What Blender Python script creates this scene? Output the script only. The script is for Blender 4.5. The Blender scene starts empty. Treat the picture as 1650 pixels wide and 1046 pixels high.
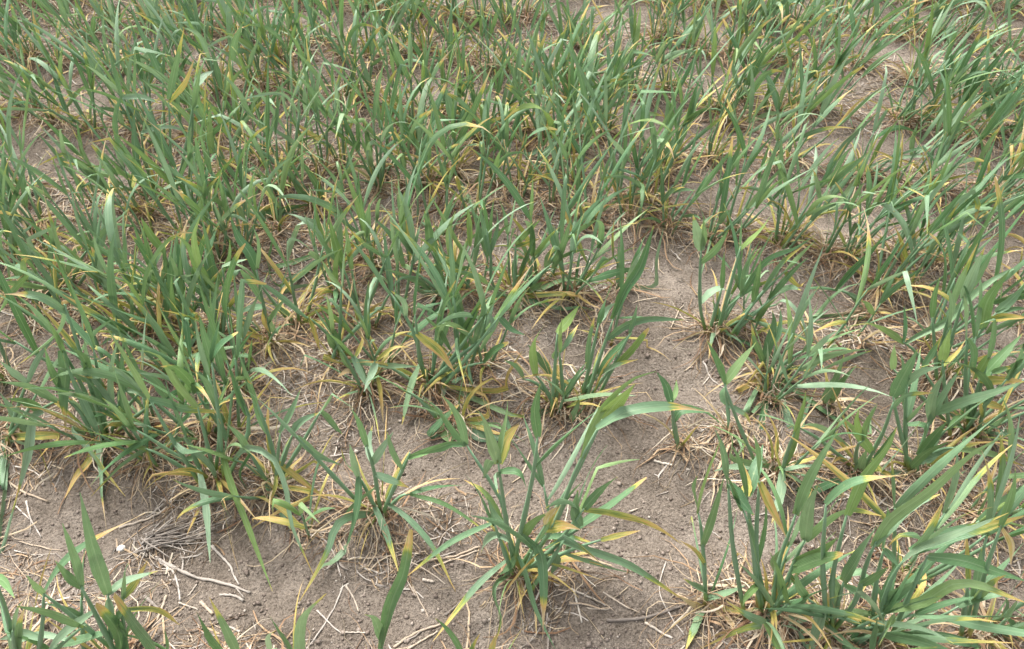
import bpy, math, random
import numpy as np
from math import radians, sin, cos, pi
from mathutils import Vector

rng = np.random.default_rng(427)
random.seed(427)
scene = bpy.context.scene
COL = scene.collection

# ---------------------------------------------------------------- camera
CAM_H, PITCH, FPX = 0.80, radians(46.0), 1300.0      # height (m), downward tilt, focal length in photo pixels
PW, PH = 1650.0, 1046.0
cam_d = bpy.data.cameras.new('camera')
cam = bpy.data.objects.new('camera', cam_d)
COL.objects.link(cam)
cam.location = (0, 0, CAM_H)
cam.rotation_euler = (pi / 2 - PITCH, 0, 0)
cam_d.sensor_fit = 'HORIZONTAL'
cam_d.sensor_width = 36.0
cam_d.lens = 36.0 * FPX / PW
cam_d.clip_start = 0.01
cam_d.clip_end = 2000
scene.camera = cam

# ---------------------------------------------------------------- sky and sun (bright overcast)
world = bpy.data.worlds.new('World')
scene.world = world
world.use_nodes = True
wn, wl = world.node_tree.nodes, world.node_tree.links
bg = wn['Background']
sky = wn.new('ShaderNodeTexSky')
sky.sky_type = 'NISHITA'
sky.sun_disc = False
SUN_EL, SUN_AZ = radians(58), radians(-35)
sky.sun_elevation = SUN_EL
sky.sun_rotation = SUN_AZ
sky.dust_density = 4.0
sky.air_density = 1.0
hs = wn.new('ShaderNodeHueSaturation')
hs.inputs['Saturation'].default_value = 0.18
wl.new(sky.outputs[0], hs.inputs['Color'])
wl.new(hs.outputs[0], bg.inputs['Color'])
bg.inputs['Strength'].default_value = 0.13
sun_d = bpy.data.lights.new('sun', 'SUN')
sun_d.energy = 2.0
sun_d.angle = radians(26)
sun_d.color = (1.0, 0.96, 0.90)
sun = bpy.data.objects.new('sun', sun_d)
COL.objects.link(sun)
sdir = Vector((sin(SUN_AZ) * cos(SUN_EL), cos(SUN_AZ) * cos(SUN_EL), sin(SUN_EL)))
sun.rotation_euler = sdir.to_track_quat('Z', 'Y').to_euler()
sun.location = (0, 0, 5)

scene.view_settings.view_transform = 'Standard'
scene.view_settings.look = 'None'
scene.view_settings.gamma = 1.0
scene.view_settings.exposure = 1.66
scene.view_settings.use_curve_mapping = False
scene.cycles.max_bounces = 6
scene.cycles.use_denoising = True

# ---------------------------------------------------------------- maths helpers
CP, SP = cos(PITCH), sin(PITCH)


def ray(px, py):
    a, b = (px - PW / 2) / FPX, (PH / 2 - py) / FPX
    return np.array([a, CP + b * SP, -SP + b * CP])


def on_ground(px, py, z=0.0):
    d = ray(px, py)
    t = (z - CAM_H) / d[2]
    return np.array([d[0] * t, d[1] * t, z])


def on_plane(px, py, Y):
    d = ray(px, py)
    t = Y / d[1]
    return np.array([d[0] * t, Y, CAM_H + d[2] * t])


def project(p):
    v = np.array([p[0], p[1], p[2] - CAM_H])
    dep = v[1] * CP - v[2] * SP
    return (PW / 2 + FPX * v[0] / dep, PH / 2 - FPX * (v[1] * SP + v[2] * CP) / dep)


def _h(i, j, s):
    n = (i * 374761393 + j * 668265263 + s * 1274126177) & 0xffffffff
    n = ((n ^ (n >> 13)) * 1274126177) & 0xffffffff
    return ((n ^ (n >> 16)) & 0xffff) / 65535.0


def vnoise(x, y, s):
    x = np.asarray(x, float); y = np.asarray(y, float)
    i = np.floor(x).astype(np.int64); j = np.floor(y).astype(np.int64)
    u = x - i; v = y - j
    u = u * u * (3 - 2 * u); v = v * v * (3 - 2 * v)
    a = _h(i, j, s); b = _h(i + 1, j, s); c = _h(i, j + 1, s); d = _h(i + 1, j + 1, s)
    return a + (b - a) * u + (c - a) * v + (a - b - c + d) * u * v - 0.5


def gz(x, y):
    """height of the soil"""
    x = np.asarray(x, float); y = np.asarray(y, float)
    z = 0.016 * vnoise(x * 3.6, y * 3.6, 1) + 0.010 * vnoise(x * 11, y * 11, 2)
    z = z + 0.009 * vnoise(x * 31, y * 31, 3) + 0.004 * np.cos(2 * pi * (y + 0.28 * x - 0.43) / 0.205)
    n = vnoise(x * 75, y * 75, 4)
    z = z + 0.0045 * n * np.abs(n) * 2 + 0.0022 * vnoise(x * 150, y * 150, 5)
    return z


def axis_coords(lo, hi, step, far):
    c = list(np.arange(lo, hi + step / 2, step))
    d = step
    x = lo
    left = []
    while x > -far:
        d *= 1.35; x -= d; left.append(x)
    d = step; x = hi; right = []
    while x < far:
        d *= 1.35; x += d; right.append(x)
    return np.array(left[::-1] + c + right), len(left), len(c)


GS, GX0, GY0 = 0.005, -1.35, 0.22
gx, gl, gn = axis_coords(GX0, 1.4, GS, 400)
gy, gb, gm = axis_coords(GY0, 2.1, GS, 400)
X, Y = np.meshgrid(gx, gy)
Zg = gz(X, Y) * np.clip(1 - (np.maximum(np.abs(X), np.abs(Y - 1)) - 3) / 40, 0.0, 1)
ZA = Zg[gb:gb + gm, gl:gl + gn]
ZT = ZA.tolist()


def gh(x, y):
    """soil height under one point, read from the built sheet"""
    u = (x - GX0) / GS; v = (y - GY0) / GS
    i = int(u); j = int(v)
    if u < 0 or v < 0 or i >= gn - 1 or j >= gm - 1:
        return float(gz(x, y))
    u -= i; v -= j
    a, b = ZT[j], ZT[j + 1]
    return (a[i] * (1 - u) + a[i + 1] * u) * (1 - v) + (b[i] * (1 - u) + b[i + 1] * u) * v


def xp(a, b):
    return np.stack([a[:, 1] * b[:, 2] - a[:, 2] * b[:, 1], a[:, 2] * b[:, 0] - a[:, 0] * b[:, 2], a[:, 0] * b[:, 1] - a[:, 1] * b[:, 0]], 1)


def frames(P, side):
    T = np.empty_like(P)
    T[1:-1] = P[2:] - P[:-2]; T[0] = P[1] - P[0]; T[-1] = P[-1] - P[-2]
    T /= np.sqrt((T * T).sum(1))[:, None] + 1e-12
    S = side[None] - T * (T @ side)[:, None]
    q = np.sqrt((S * S).sum(1))
    if q.min() < 0.25:                       # side runs along the blade somewhere: carry it forward step by step
        s = S[0] / (q[0] + 1e-9) if q[0] > 0.05 else np.cross(T[0], (0.37, 0.61, 0.70))
        for i in range(len(P)):
            s = s - T[i] * (T[i] @ s)
            s = s / (math.sqrt(s @ s) + 1e-12)
            S[i] = s
    else:
        S /= q[:, None]
    return T, S


def unit(v):
    return v / (np.linalg.norm(v) + 1e-12)


def spline(pts, n):
    """Catmull-Rom through pts, resampled to n points by arc length"""
    P = np.asarray(pts, float)
    if len(P) == 2:
        P = np.array([P[0], (P[0] + P[1]) / 2, P[1]])
    Q = np.vstack([2 * P[0] - P[1], P, 2 * P[-1] - P[-2]])
    out = []
    t = np.linspace(0, 1, 9)[:-1][:, None]
    for k in range(1, len(Q) - 2):
        a, b, c, d = Q[k - 1], Q[k], Q[k + 1], Q[k + 2]
        out.append(0.5 * (2 * b + (c - a) * t + (2 * a - 5 * b + 4 * c - d) * t ** 2 + (3 * b - a - 3 * c + d) * t ** 3))
    out.append(P[-1][None])
    C = np.vstack(out)
    s = np.concatenate([[0], np.cumsum(np.linalg.norm(np.diff(C, axis=0), axis=1))])
    q = np.linspace(0, s[-1], n)
    return np.stack([np.interp(q, s, C[:, k]) for k in range(3)], 1)


def rot(v, axis, a):
    return v * cos(a) + np.cross(axis, v) * sin(a) + axis * np.dot(axis, v) * (1 - cos(a))


# ---------------------------------------------------------------- materials
def new_mat(name):
    m = bpy.data.materials.new(name)
    m.use_nodes = True
    m.node_tree.nodes.clear()
    return m, m.node_tree.nodes, m.node_tree.links


def ramp(n, stops):
    r = n.new('ShaderNodeValToRGB')
    while len(r.color_ramp.elements) < len(stops):
        r.color_ramp.elements.new(0.5)
    for e, (p, c) in zip(r.color_ramp.elements, stops):
        e.position = p
        e.color = (*c, 1)
    return r


def math_node(n, l, op, a, b=None, clamp=False):
    m = n.new('ShaderNodeMath')
    m.operation = op
    m.use_clamp = clamp
    for k, v in enumerate((a, b)):
        if v is None:
            continue
        if isinstance(v, (int, float)):
            m.inputs[k].default_value = v
        else:
            l.new(v, m.inputs[k])
    return m.outputs[0]


def mixc(n, l, fac, a, b, mode='MIX'):
    m = n.new('ShaderNodeMix')
    m.data_type = 'RGBA'
    m.blend_type = mode
    m.clamp_factor = True
    for s, v in ((m.inputs[0], fac), (m.inputs[6], a), (m.inputs[7], b)):
        if isinstance(v, (int, float)):
            s.default_value = v
        elif isinstance(v, tuple):
            s.default_value = (*v, 1)
        else:
            l.new(v, s)
    return m.outputs[2]


def noise(n, l, coord, scale, detail=3, rough=0.55):
    t = n.new('ShaderNodeTexNoise')
    t.inputs['Scale'].default_value = scale
    t.inputs['Detail'].default_value = detail
    t.inputs['Roughness'].default_value = rough
    l.new(coord, t.inputs['Vector'])
    return t.outputs[0]


def leaf_material():
    """attribute ld: R senescence 0..1, G paleness, B across the blade, A per-leaf random"""
    m, n, l = new_mat('wheat_leaf')
    at = n.new('ShaderNodeAttribute'); at.attribute_name = 'ld'
    sp = n.new('ShaderNodeSeparateColor'); l.new(at.outputs['Color'], sp.inputs[0])
    sen, pale, v = sp.outputs[0], sp.outputs[1], sp.outputs[2]
    rnd = at.outputs['Alpha']
    tc = n.new('ShaderNodeTexCoord')
    nz = noise(n, l, tc.outputs['Object'], 55, 4)
    fine = noise(n, l, tc.outputs['Object'], 420, 2)
    au = n.new('ShaderNodeAttribute'); au.attribute_name = 'lu'
    cv = n.new('ShaderNodeCombineXYZ')
    l.new(math_node(n, l, 'MULTIPLY', v, 9.0), cv.inputs[0])
    l.new(math_node(n, l, 'MULTIPLY', au.outputs['Fac'], 26.0), cv.inputs[1])
    l.new(math_node(n, l, 'MULTIPLY', rnd, 57.0), cv.inputs[2])
    strk = noise(n, l, cv.outputs[0], 1.0, 4, 0.6)
    pm = n.new('ShaderNodeMapRange'); pm.inputs[1].default_value = 0.34; pm.inputs[2].default_value = 0.62
    pm.inputs[3].default_value = 0.35; pm.inputs[4].default_value = 1.35
    l.new(strk, pm.inputs[0])
    s1 = math_node(n, l, 'MULTIPLY_ADD', math_node(n, l, 'SUBTRACT', nz, 0.5), 0.30)
    l.new(math_node(n, l, 'MULTIPLY', sen, pm.outputs[0]), s1.node.inputs[2])
    green = ramp(n, [(0.0, (0.052, 0.138, 0.052)), (0.4, (0.078, 0.182, 0.076)), (0.75, (0.120, 0.226, 0.080)), (1.0, (0.185, 0.275, 0.068))])
    l.new(rnd, green.inputs[0])
    gp = mixc(n, l, pale, green.outputs[0], (0.225, 0.330, 0.212))
    sr = ramp(n, [(0.0, (0.2, 0.2, 0.2)), (0.16, (0.13, 0.21, 0.035)), (0.33, (0.40, 0.37, 0.085)), (0.52, (0.55, 0.385, 0.125)),
                  (0.64, (0.47, 0.235, 0.085)), (0.80, (0.52, 0.36, 0.18)), (1.0, (0.50, 0.40, 0.27))])
    l.new(s1, sr.inputs[0])
    fac = n.new('ShaderNodeMapRange'); fac.inputs[1].default_value = 0.05; fac.inputs[2].default_value = 0.20
    l.new(s1, fac.inputs[0])
    c = mixc(n, l, fac.outputs[0], gp, sr.outputs[0])
    # veins run the length of the blade, the midrib is paler
    st = math_node(n, l, 'SINE', math_node(n, l, 'MULTIPLY', v, 62.0))
    c = mixc(n, l, math_node(n, l, 'MULTIPLY_ADD', st, 0.08), c, (0.30, 0.36, 0.24))
    c.node.inputs[0].links[0].from_node.inputs[2].default_value = 0.06
    mid = math_node(n, l, 'LESS_THAN', math_node(n, l, 'ABSOLUTE', math_node(n, l, 'SUBTRACT', v, 0.5)), 0.045)
    c = mixc(n, l, math_node(n, l, 'MULTIPLY', mid, 0.28), c, (0.32, 0.42, 0.25))
    spk = noise(n, l, tc.outputs['Object'], 260, 2)
    spm = n.new('ShaderNodeMapRange'); spm.inputs[1].default_value = 0.68; spm.inputs[2].default_value = 0.74
    l.new(spk, spm.inputs[0])
    c = mixc(n, l, math_node(n, l, 'MULTIPLY', spm.outputs[0], 0.35), c, (0.34, 0.36, 0.16))
    hv = n.new('ShaderNodeHueSaturation')
    l.new(c, hv.inputs['Color'])
    val = math_node(n, l, 'MULTIPLY_ADD', strk, 0.85)
    val.node.inputs[2].default_value = 0.35
    val2 = math_node(n, l, 'MULTIPLY_ADD', nz, 0.5)
    l.new(val, val2.node.inputs[2])
    l.new(val2, hv.inputs['Value'])
    pr = n.new('ShaderNodeBsdfPrincipled')
    l.new(hv.outputs[0], pr.inputs['Base Color'])
    pr.inputs['Roughness'].default_value = 0.40
    pr.inputs['Specular IOR Level'].default_value = 0.36
    bp = n.new('ShaderNodeBump'); bp.inputs['Strength'].default_value = 0.35; bp.inputs['Distance'].default_value = 0.0006
    l.new(math_node(n, l, 'ADD', math_node(n, l, 'MULTIPLY', st, 0.5), fine), bp.inputs['Height'])
    l.new(bp.outputs[0], pr.inputs['Normal'])
    tr = n.new('ShaderNodeBsdfTranslucent')
    tcol = mixc(n, l, 0.22, hv.outputs[0], (0.30, 0.42, 0.03), 'MIX')
    l.new(tcol, tr.inputs['Color'])
    mx = n.new('ShaderNodeMixShader'); mx.inputs[0].default_value = 0.22
    l.new(pr.outputs[0], mx.inputs[1]); l.new(tr.outputs[0], mx.inputs[2])
    out = n.new('ShaderNodeOutputMaterial'); l.new(mx.outputs[0], out.inputs[0])
    return m


def stem_material():
    m, n, l = new_mat('wheat_stem')
    at = n.new('ShaderNodeAttribute'); at.attribute_name = 'ld'
    sp = n.new('ShaderNodeSeparateColor'); l.new(at.outputs['Color'], sp.inputs[0])
    tc = n.new('ShaderNodeTexCoord')
    nz = noise(n, l, tc.outputs['Object'], 90, 3)
    s1 = math_node(n, l, 'MULTIPLY_ADD', math_node(n, l, 'SUBTRACT', nz, 0.5), 0.35)
    l.new(sp.outputs[0], s1.node.inputs[2])
    r = ramp(n, [(0.0, (0.155, 0.262, 0.150)), (0.25, (0.115, 0.225, 0.085)), (0.45, (0.20, 0.25, 0.05)), (0.65, (0.38, 0.27, 0.09)), (1.0, (0.26, 0.14, 0.07))])
    l.new(s1, r.inputs[0])
    pr = n.new('ShaderNodeBsdfPrincipled')
    l.new(r.outputs[0], pr.inputs['Base Color'])
    pr.inputs['Roughness'].default_value = 0.5
    out = n.new('ShaderNodeOutputMaterial'); l.new(pr.outputs[0], out.inputs[0])
    return m


def dry_material(name, stops, scale=60):
    """dry straw and twigs; attribute ld.A picks the shade of each piece"""
    m, n, l = new_mat(name)
    at = n.new('ShaderNodeAttribute'); at.attribute_name = 'ld'
    tc = n.new('ShaderNodeTexCoord')
    nz = noise(n, l, tc.outputs['Object'], scale, 4)
    f = noise(n, l, tc.outputs['Object'], 600, 2)
    a = math_node(n, l, 'MULTIPLY_ADD', math_node(n, l, 'SUBTRACT', nz, 0.5), 0.6)
    l.new(at.outputs['Alpha'], a.node.inputs[2])
    r = ramp(n, stops)
    l.new(a, r.inputs[0])
    c = mixc(n, l, math_node(n, l, 'MULTIPLY', f, 0.35), r.outputs[0], (0.07, 0.05, 0.04))
    pr = n.new('ShaderNodeBsdfPrincipled')
    l.new(c, pr.inputs['Base Color'])
    pr.inputs['Roughness'].default_value = 0.8
    pr.inputs['Specular IOR Level'].default_value = 0.2
    bp = n.new('ShaderNodeBump'); bp.inputs['Strength'].default_value = 0.5; bp.inputs['Distance'].default_value = 0.0008
    l.new(f, bp.inputs['Height']); l.new(bp.outputs[0], pr.inputs['Normal'])
    out = n.new('ShaderNodeOutputMaterial'); l.new(pr.outputs[0], out.inputs[0])
    return m


def soil_material():
    m, n, l = new_mat('sandy_soil')
    tc = n.new('ShaderNodeTexCoord')
    co = tc.outputs['Object']
    big = noise(n, l, co, 5, 4)
    mid = noise(n, l, co, 38, 5)
    fine = noise(n, l, co, 330, 4, 0.65)
    grit = noise(n, l, co, 900, 2)
    r = ramp(n, [(0.32, (0.132, 0.107, 0.085)), (0.50, (0.220, 0.183, 0.150)), (0.66, (0.312, 0.266, 0.224))])
    l.new(math_node(n, l, 'ADD', math_node(n, l, 'MULTIPLY', big, 0.58), math_node(n, l, 'MULTIPLY', mid, 0.42)), r.inputs[0])
    fr = ramp(n, [(0.34, (0.55, 0.52, 0.50)), (0.5, (1.0, 1.0, 1.0)), (0.66, (1.30, 1.27, 1.24))])
    l.new(fine, fr.inputs[0])
    c = mixc(n, l, 1.0, r.outputs[0], fr.outputs[0], 'MULTIPLY')
    gr = n.new('ShaderNodeMapRange'); gr.inputs[1].default_value = 0.70; gr.inputs[2].default_value = 0.76
    l.new(grit, gr.inputs[0])
    c = mixc(n, l, math_node(n, l, 'MULTIPLY', gr.outputs[0], 0.6), c, (0.48, 0.42, 0.36))
    dk = noise(n, l, co, 520, 3, 0.6)
    dm = n.new('ShaderNodeMapRange'); dm.inputs[1].default_value = 0.40; dm.inputs[2].default_value = 0.33
    l.new(dk, dm.inputs[0])
    c = mixc(n, l, math_node(n, l, 'MULTIPLY', dm.outputs[0], 0.6), c, (0.07, 0.052, 0.042))
    pr = n.new('ShaderNodeBsdfPrincipled')
    l.new(c, pr.inputs['Base Color'])
    pr.inputs['Roughness'].default_value = 0.95
    pr.inputs['Specular IOR Level'].default_value = 0.15
    bp = n.new('ShaderNodeBump'); bp.inputs['Strength'].default_value = 1.0; bp.inputs['Distance'].default_value = 0.006
    l.new(math_node(n, l, 'ADD', fine, math_node(n, l, 'MULTIPLY', grit, 0.35)), bp.inputs['Height'])
    l.new(bp.outputs[0], pr.inputs['Normal'])
    out = n.new('ShaderNodeOutputMaterial'); l.new(pr.outputs[0], out.inputs[0])
    return m


M_LEAF, M_STEM, M_SOIL = leaf_material(), stem_material(), soil_material()
M_STRAW = dry_material('dry_straw', [(0.0, (0.12, 0.085, 0.06)), (0.3, (0.32, 0.24, 0.165)), (0.6, (0.44, 0.355, 0.27)), (0.85, (0.48, 0.42, 0.355)), (1.0, (0.58, 0.53, 0.46))])
M_THATCH = dry_material('dead_leaf_thatch', [(0.0, (0.16, 0.088, 0.05)), (0.3, (0.32, 0.205, 0.12)), (0.55, (0.44, 0.335, 0.215)), (1.0, (0.56, 0.49, 0.385))])
M_TWIG = dry_material('weathered_twig', [(0.0, (0.12, 0.10, 0.085)), (0.4, (0.26, 0.225, 0.195)), (0.7, (0.37, 0.33, 0.29)), (1.0, (0.50, 0.45, 0.40))])
M_CRUMB = dry_material('soil_crumb', [(0.0, (0.13, 0.102, 0.084)), (0.5, (0.235, 0.19, 0.16)), (0.85, (0.31, 0.26, 0.22)), (1.0, (0.5, 0.44, 0.38))], 200)
M_STONE = dry_material('pale_pebble', [(0.0, (0.4, 0.36, 0.31)), (0.6, (0.62, 0.58, 0.52)), (1.0, (0.8, 0.77, 0.72))], 200)


# ---------------------------------------------------------------- mesh helpers
class MB:
    """collects pieces for one mesh"""
    def __init__(self):
        self.v, self.f, self.d, self.n, self.u = [], [], [], 0, []

    def add(self, v, f, d):
        self.v.append(v); self.d.append(d)
        self.u.append(np.linalg.norm(v - v[0], axis=1))
        self.f.extend([tuple(i + self.n for i in q) for q in f])
        self.n += len(v)

    def build(self, name, mat, origin=(0, 0, 0), parent=None, link=True):
        V = np.vstack(self.v) - np.asarray(origin, float)
        me = bpy.data.meshes.new(name)
        me.from_pydata(V.tolist(), [], self.f)
        a = me.attributes.new('ld', 'FLOAT_COLOR', 'POINT')
        a.data.foreach_set('color', np.vstack(self.d).astype(np.float32).ravel())
        if mat is M_LEAF:
            a = me.attributes.new('lu', 'FLOAT', 'POINT')
            a.data.foreach_set('value', np.concatenate(self.u).astype(np.float32))
        me.polygons.foreach_set('use_smooth', np.ones(len(me.polygons), dtype=bool))
        me.materials.append(mat)
        o = bpy.data.objects.new(name, me)
        COL.objects.link(o)
        if parent is None:
            o.location = origin
        else:
            o.parent = parent
        return o


def tag(o, label=None, cat=None, group=None, kind=None):
    if label: o['label'] = label
    if cat: o['category'] = cat
    if group: o['group'] = group
    if kind: o['kind'] = kind
    return o


_FACES = {}


def grid_faces(n, m):
    k = (n, m)
    if k not in _FACES:
        _FACES[k] = [(i * m + j, i * m + j + 1, (i + 1) * m + j + 1, (i + 1) * m + j) for i in range(n - 1) for j in range(m - 1)]
    return _FACES[k]


def ring_faces(n, m):
    k = (n, m, 'r')
    if k not in _FACES:
        f = [(i * m + j, i * m + (j + 1) % m, (i + 1) * m + (j + 1) % m, (i + 1) * m + j) for i in range(n - 1) for j in range(m)]
        f.append(tuple(range(m - 1, -1, -1)))
        f.append(tuple((n - 1) * m + j for j in range(m)))
        _FACES[k] = f
    return _FACES[k]


def ribbon(P, W, side0, twist=0.0, fold=0.35, m=3, sen=None, pale=0.0, rnd=0.5, curl=0.0):
    """blade along P (n,3) with widths W; V-fold along the midrib, twist along the length"""
    P = np.asarray(P, float)
    n = len(P)
    T, S = frames(P, np.asarray(side0, float))
    u = np.linspace(0, 1, n)
    an = twist * u
    sd = S * np.cos(an)[:, None] + xp(T, S) * np.sin(an)[:, None]
    nn = xp(sd, T)
    c = np.linspace(-1, 1, m)
    fa = fold * (1 - 0.7 * u) + curl * u
    hw = np.asarray(W) * 0.5
    V = P[:, None] + sd[:, None] * (c[None] * (np.cos(fa) * hw)[:, None])[:, :, None] + nn[:, None] * (np.abs(c)[None] * (np.sin(fa) * hw)[:, None])[:, :, None]
    D = np.zeros((n, m, 4))
    sen = np.asarray(sen, float)
    D[:, :, 0] = sen[:, None] + 0.12 * np.abs(c)[None] * (sen > 0.03)[:, None]
    D[:, :, 1] = pale
    D[:, :, 2] = ((c + 1) / 2)[None]
    D[:, :, 3] = rnd
    return V.reshape(-1, 3), grid_faces(n, m), D.reshape(-1, 4)


def tube(P, R, m=6, d=(0, 0, 0, 0.5), sen=None):
    P = np.asarray(P, float)
    n = len(P)
    T, S = frames(P, unit(np.cross(P[-1] - P[0], (0.3, 0.9, 0.2)) + 1e-9))
    B = xp(T, S)
    ang = np.linspace(0, 2 * pi, m, endpoint=False)
    V = P[:, None] + np.asarray(R)[:, None, None] * (np.cos(ang)[None, :, None] * S[:, None] + np.sin(ang)[None, :, None] * B[:, None])
    D = np.zeros((n, m, 4)); D[:] = d
    if sen is not None:
        D[:, :, 0] = np.asarray(sen)[:, None]
    return V.reshape(-1, 3), ring_faces(n, m), D.reshape(-1, 4)


def ghv(x, y):
    """soil height under many points, read from the built sheet"""
    u = np.clip((x - GX0) / GS, 0, gn - 1.001); v = np.clip((y - GY0) / GS, 0, gm - 1.001)
    i = u.astype(int); j = v.astype(int)
    u = u - i; v = v - j
    return (ZA[j, i] * (1 - u) + ZA[j, i + 1] * u) * (1 - v) + (ZA[j + 1, i] * (1 - u) + ZA[j + 1, i + 1] * u) * v


def strips(rs, x, y, a, L, w, shade, bend, wob, z0, tilt, hump, N, taper=0.8):
    """many thin dry ribbons lying on the soil at once -> verts, quads, data"""
    K = len(x)
    P = np.zeros((K, N, 3))
    x = x.copy(); y = y.copy(); a = a.copy()
    for i in range(N):
        u = i / (N - 1)
        P[:, i, 0] = x; P[:, i, 1] = y
        P[:, i, 2] = ghv(x, y) + 0.0012 + z0 * (1 - u) ** 2 + np.maximum(0, tilt) * L * u + hump * sin(pi * u)
        x += np.cos(a) * L / (N - 1); y += np.sin(a) * L / (N - 1)
        a += bend * u + rs.normal(0, 1, K) * wob
    T = np.gradient(P, axis=1)
    T /= np.linalg.norm(T, axis=2, keepdims=True) + 1e-12
    S = np.stack([-T[..., 1], T[..., 0], np.zeros((K, N))], -1)
    S /= np.linalg.norm(S, axis=2, keepdims=True) + 1e-9
    Nn = np.cross(S, T)
    u = np.linspace(0, 1, N)[None]
    an = rs.normal(0, 0.8, K)[:, None] + rs.normal(0, 1.6, K)[:, None] * u
    sd = S * np.cos(an)[..., None] + Nn * np.sin(an)[..., None]
    nn = np.cross(sd, T)
    W = w[:, None] * (1 - taper * u ** 3) * 0.5
    fo = rs.uniform(0.2, 0.9, K)[:, None]
    c = np.array([-1.0, 0.0, 1.0])
    V = P[:, :, None] + sd[:, :, None] * (c * (W * np.cos(fo))[..., None])[..., None] + nn[:, :, None] * (np.abs(c) * (W * np.sin(fo))[..., None])[..., None]
    D = np.zeros((K, N * 3, 4)); D[..., 3] = shade[:, None]
    F = (np.array(grid_faces(N, 3))[None] + (np.arange(K) * N * 3)[:, None, None]).reshape(-1, 4)
    return V.reshape(-1, 3), F, D.reshape(-1, 4)


def build_arrays(name, V, F, D, mat, origin=(0, 0, 0), parent=None):
    me = bpy.data.meshes.new(name)
    me.vertices.add(len(V))
    me.vertices.foreach_set('co', (V - np.asarray(origin)).astype(np.float32).ravel())
    q = F.shape[1]
    me.loops.add(F.size)
    me.loops.foreach_set('vertex_index', F.astype(np.int32).ravel())
    me.polygons.add(len(F))
    me.polygons.foreach_set('loop_start', (np.arange(len(F)) * q).astype(np.int32))
    me.polygons.foreach_set('use_smooth', np.ones(len(F), dtype=bool))
    me.update(calc_edges=True)
    at = me.attributes.new('ld', 'FLOAT_COLOR', 'POINT')
    at.data.foreach_set('color', D.astype(np.float32).ravel())
    me.materials.append(mat)
    o = bpy.data.objects.new(name, me)
    COL.objects.link(o)
    if parent is None:
        o.location = origin
    else:
        o.parent = parent
    return o


def blade_width(n, w, kind='g'):
    u = np.linspace(0, 1, n)
    p = np.where(u < 0.3, 0.58 + 0.42 * np.sin(u / 0.3 * pi / 2), 1 - np.clip((u - 0.3) / 0.7, 0, 1) ** 1.55)
    if kind == 'b':
        p = np.where(u < 0.3, 0.58 + 0.42 * np.sin(u / 0.3 * pi / 2), 1 - 0.62 * np.clip((u - 0.3) / 0.7, 0, 1) ** 2.0)
        p[-1] *= 0.6
    if kind in 't':
        p = p * np.where(u > 0.62, np.clip(1 - (u - 0.62) * 2.6, 0.28, 1), 1)
    if kind == 'd':
        p = p * 0.75
    return np.maximum(p, 0.05) * w


def blade_sen(n, kind):
    u = np.linspace(0, 1, n)
    r = random.random
    if kind == 'g':
        s = np.where(u > 0.93, 0.35 * (r() < 0.6), 0.0)
        s = s + np.clip((0.06 - u) / 0.06, 0, 1) * 0.05
    elif kind == 'p':
        s = np.where(u > 0.9, 0.4 * (r() < 0.5), 0.0)
    elif kind == 'y':
        a = 0.45 + 0.25 * r()
        s = np.clip((u - a) / (1.02 - a), 0, 1) ** 0.9 * 0.62
    elif kind == 'Y':
        a = 0.10 + 0.25 * r()
        s = a + (0.58 + 0.25 * r() - a) * u ** 1.3
    elif kind == 'b':
        s = np.clip((u - 0.82) / 0.08, 0, 1) * 0.58
    elif kind == 't':
        s = np.clip((u - 0.60) / 0.16, 0, 1) * 0.92
    else:
        s = 0.72 + 0.3 * r() + 0.1 * np.sin(u * 5)
    return s


PALE = {'g': 0.20, 'p': 0.84, 'y': 0.36, 'Y': 0.2, 'b': 0.05, 't': 0.35, 'd': 0.0}


def make_blade(P, w, kind, side0, twist, m=3, fold=None):
    n = len(P)
    W = blade_width(n, w, kind) * (1 + np.random.default_rng(int(w * 1e7)).normal(0, 0.05, n))
    pale = min(1, max(0, PALE[kind] + random.gauss(0, 0.20)))
    v = ribbon(P, W, side0, twist, fold if fold is not None else random.uniform(0.15, 0.95), m,
               blade_sen(n, kind), pale, random.random())
    return v


# ---------------------------------------------------------------- the soil: one sheet, fine in view, reaching the horizon
nx, ny = len(gx), len(gy)
gv = np.stack([X, Y, Zg], -1).reshape(-1, 3)
me = bpy.data.meshes.new('ground')
me.vertices.add(len(gv))
me.vertices.foreach_set('co', gv.astype(np.float32).ravel())
ii, jj = np.meshgrid(np.arange(ny - 1), np.arange(nx - 1), indexing='ij')
a = (ii * nx + jj).ravel()
quads = np.stack([a, a + 1, a + nx + 1, a + nx], 1)
me.loops.add(quads.size)
me.loops.foreach_set('vertex_index', quads.ravel().astype(np.int32))
me.polygons.add(len(quads))
me.polygons.foreach_set('loop_start', (np.arange(len(quads)) * 4).astype(np.int32))
me.polygons.foreach_set('use_smooth', np.ones(len(quads), dtype=bool))
me.update(calc_edges=True)
me.materials.append(M_SOIL)
ground = bpy.data.objects.new('ground', me)
COL.objects.link(ground)
tag(ground, 'dry grey brown sandy soil between the wheat rows', kind='structure')

# ---------------------------------------------------------------- wheat: plants traced from the photograph
CROP = {'1': (0, 0, 2.989), '2': (550, 0, 2.989), '3': (1100, 0, 2.989), '4': (0, 350, 2.989), '5': (550, 350, 2.989),
        '6': (1100, 350, 2.989), '7': (0, 696, 2.989), '8': (550, 696, 2.989), '9': (1100, 696, 2.989),
        'R': (650, 600, 3.268), 'A': (0, 560, 4.36), 'B': (1280, 540, 4.024), 'N': (0, 0, 1.0)}


def pix(c, s):
    x0, y0, k = CROP[c]
    out = []
    for q in s.split():
        x, y = q.split(',')
        out.append((x0 + float(x) / k, y0 + float(y) / k))
    return out


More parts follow.
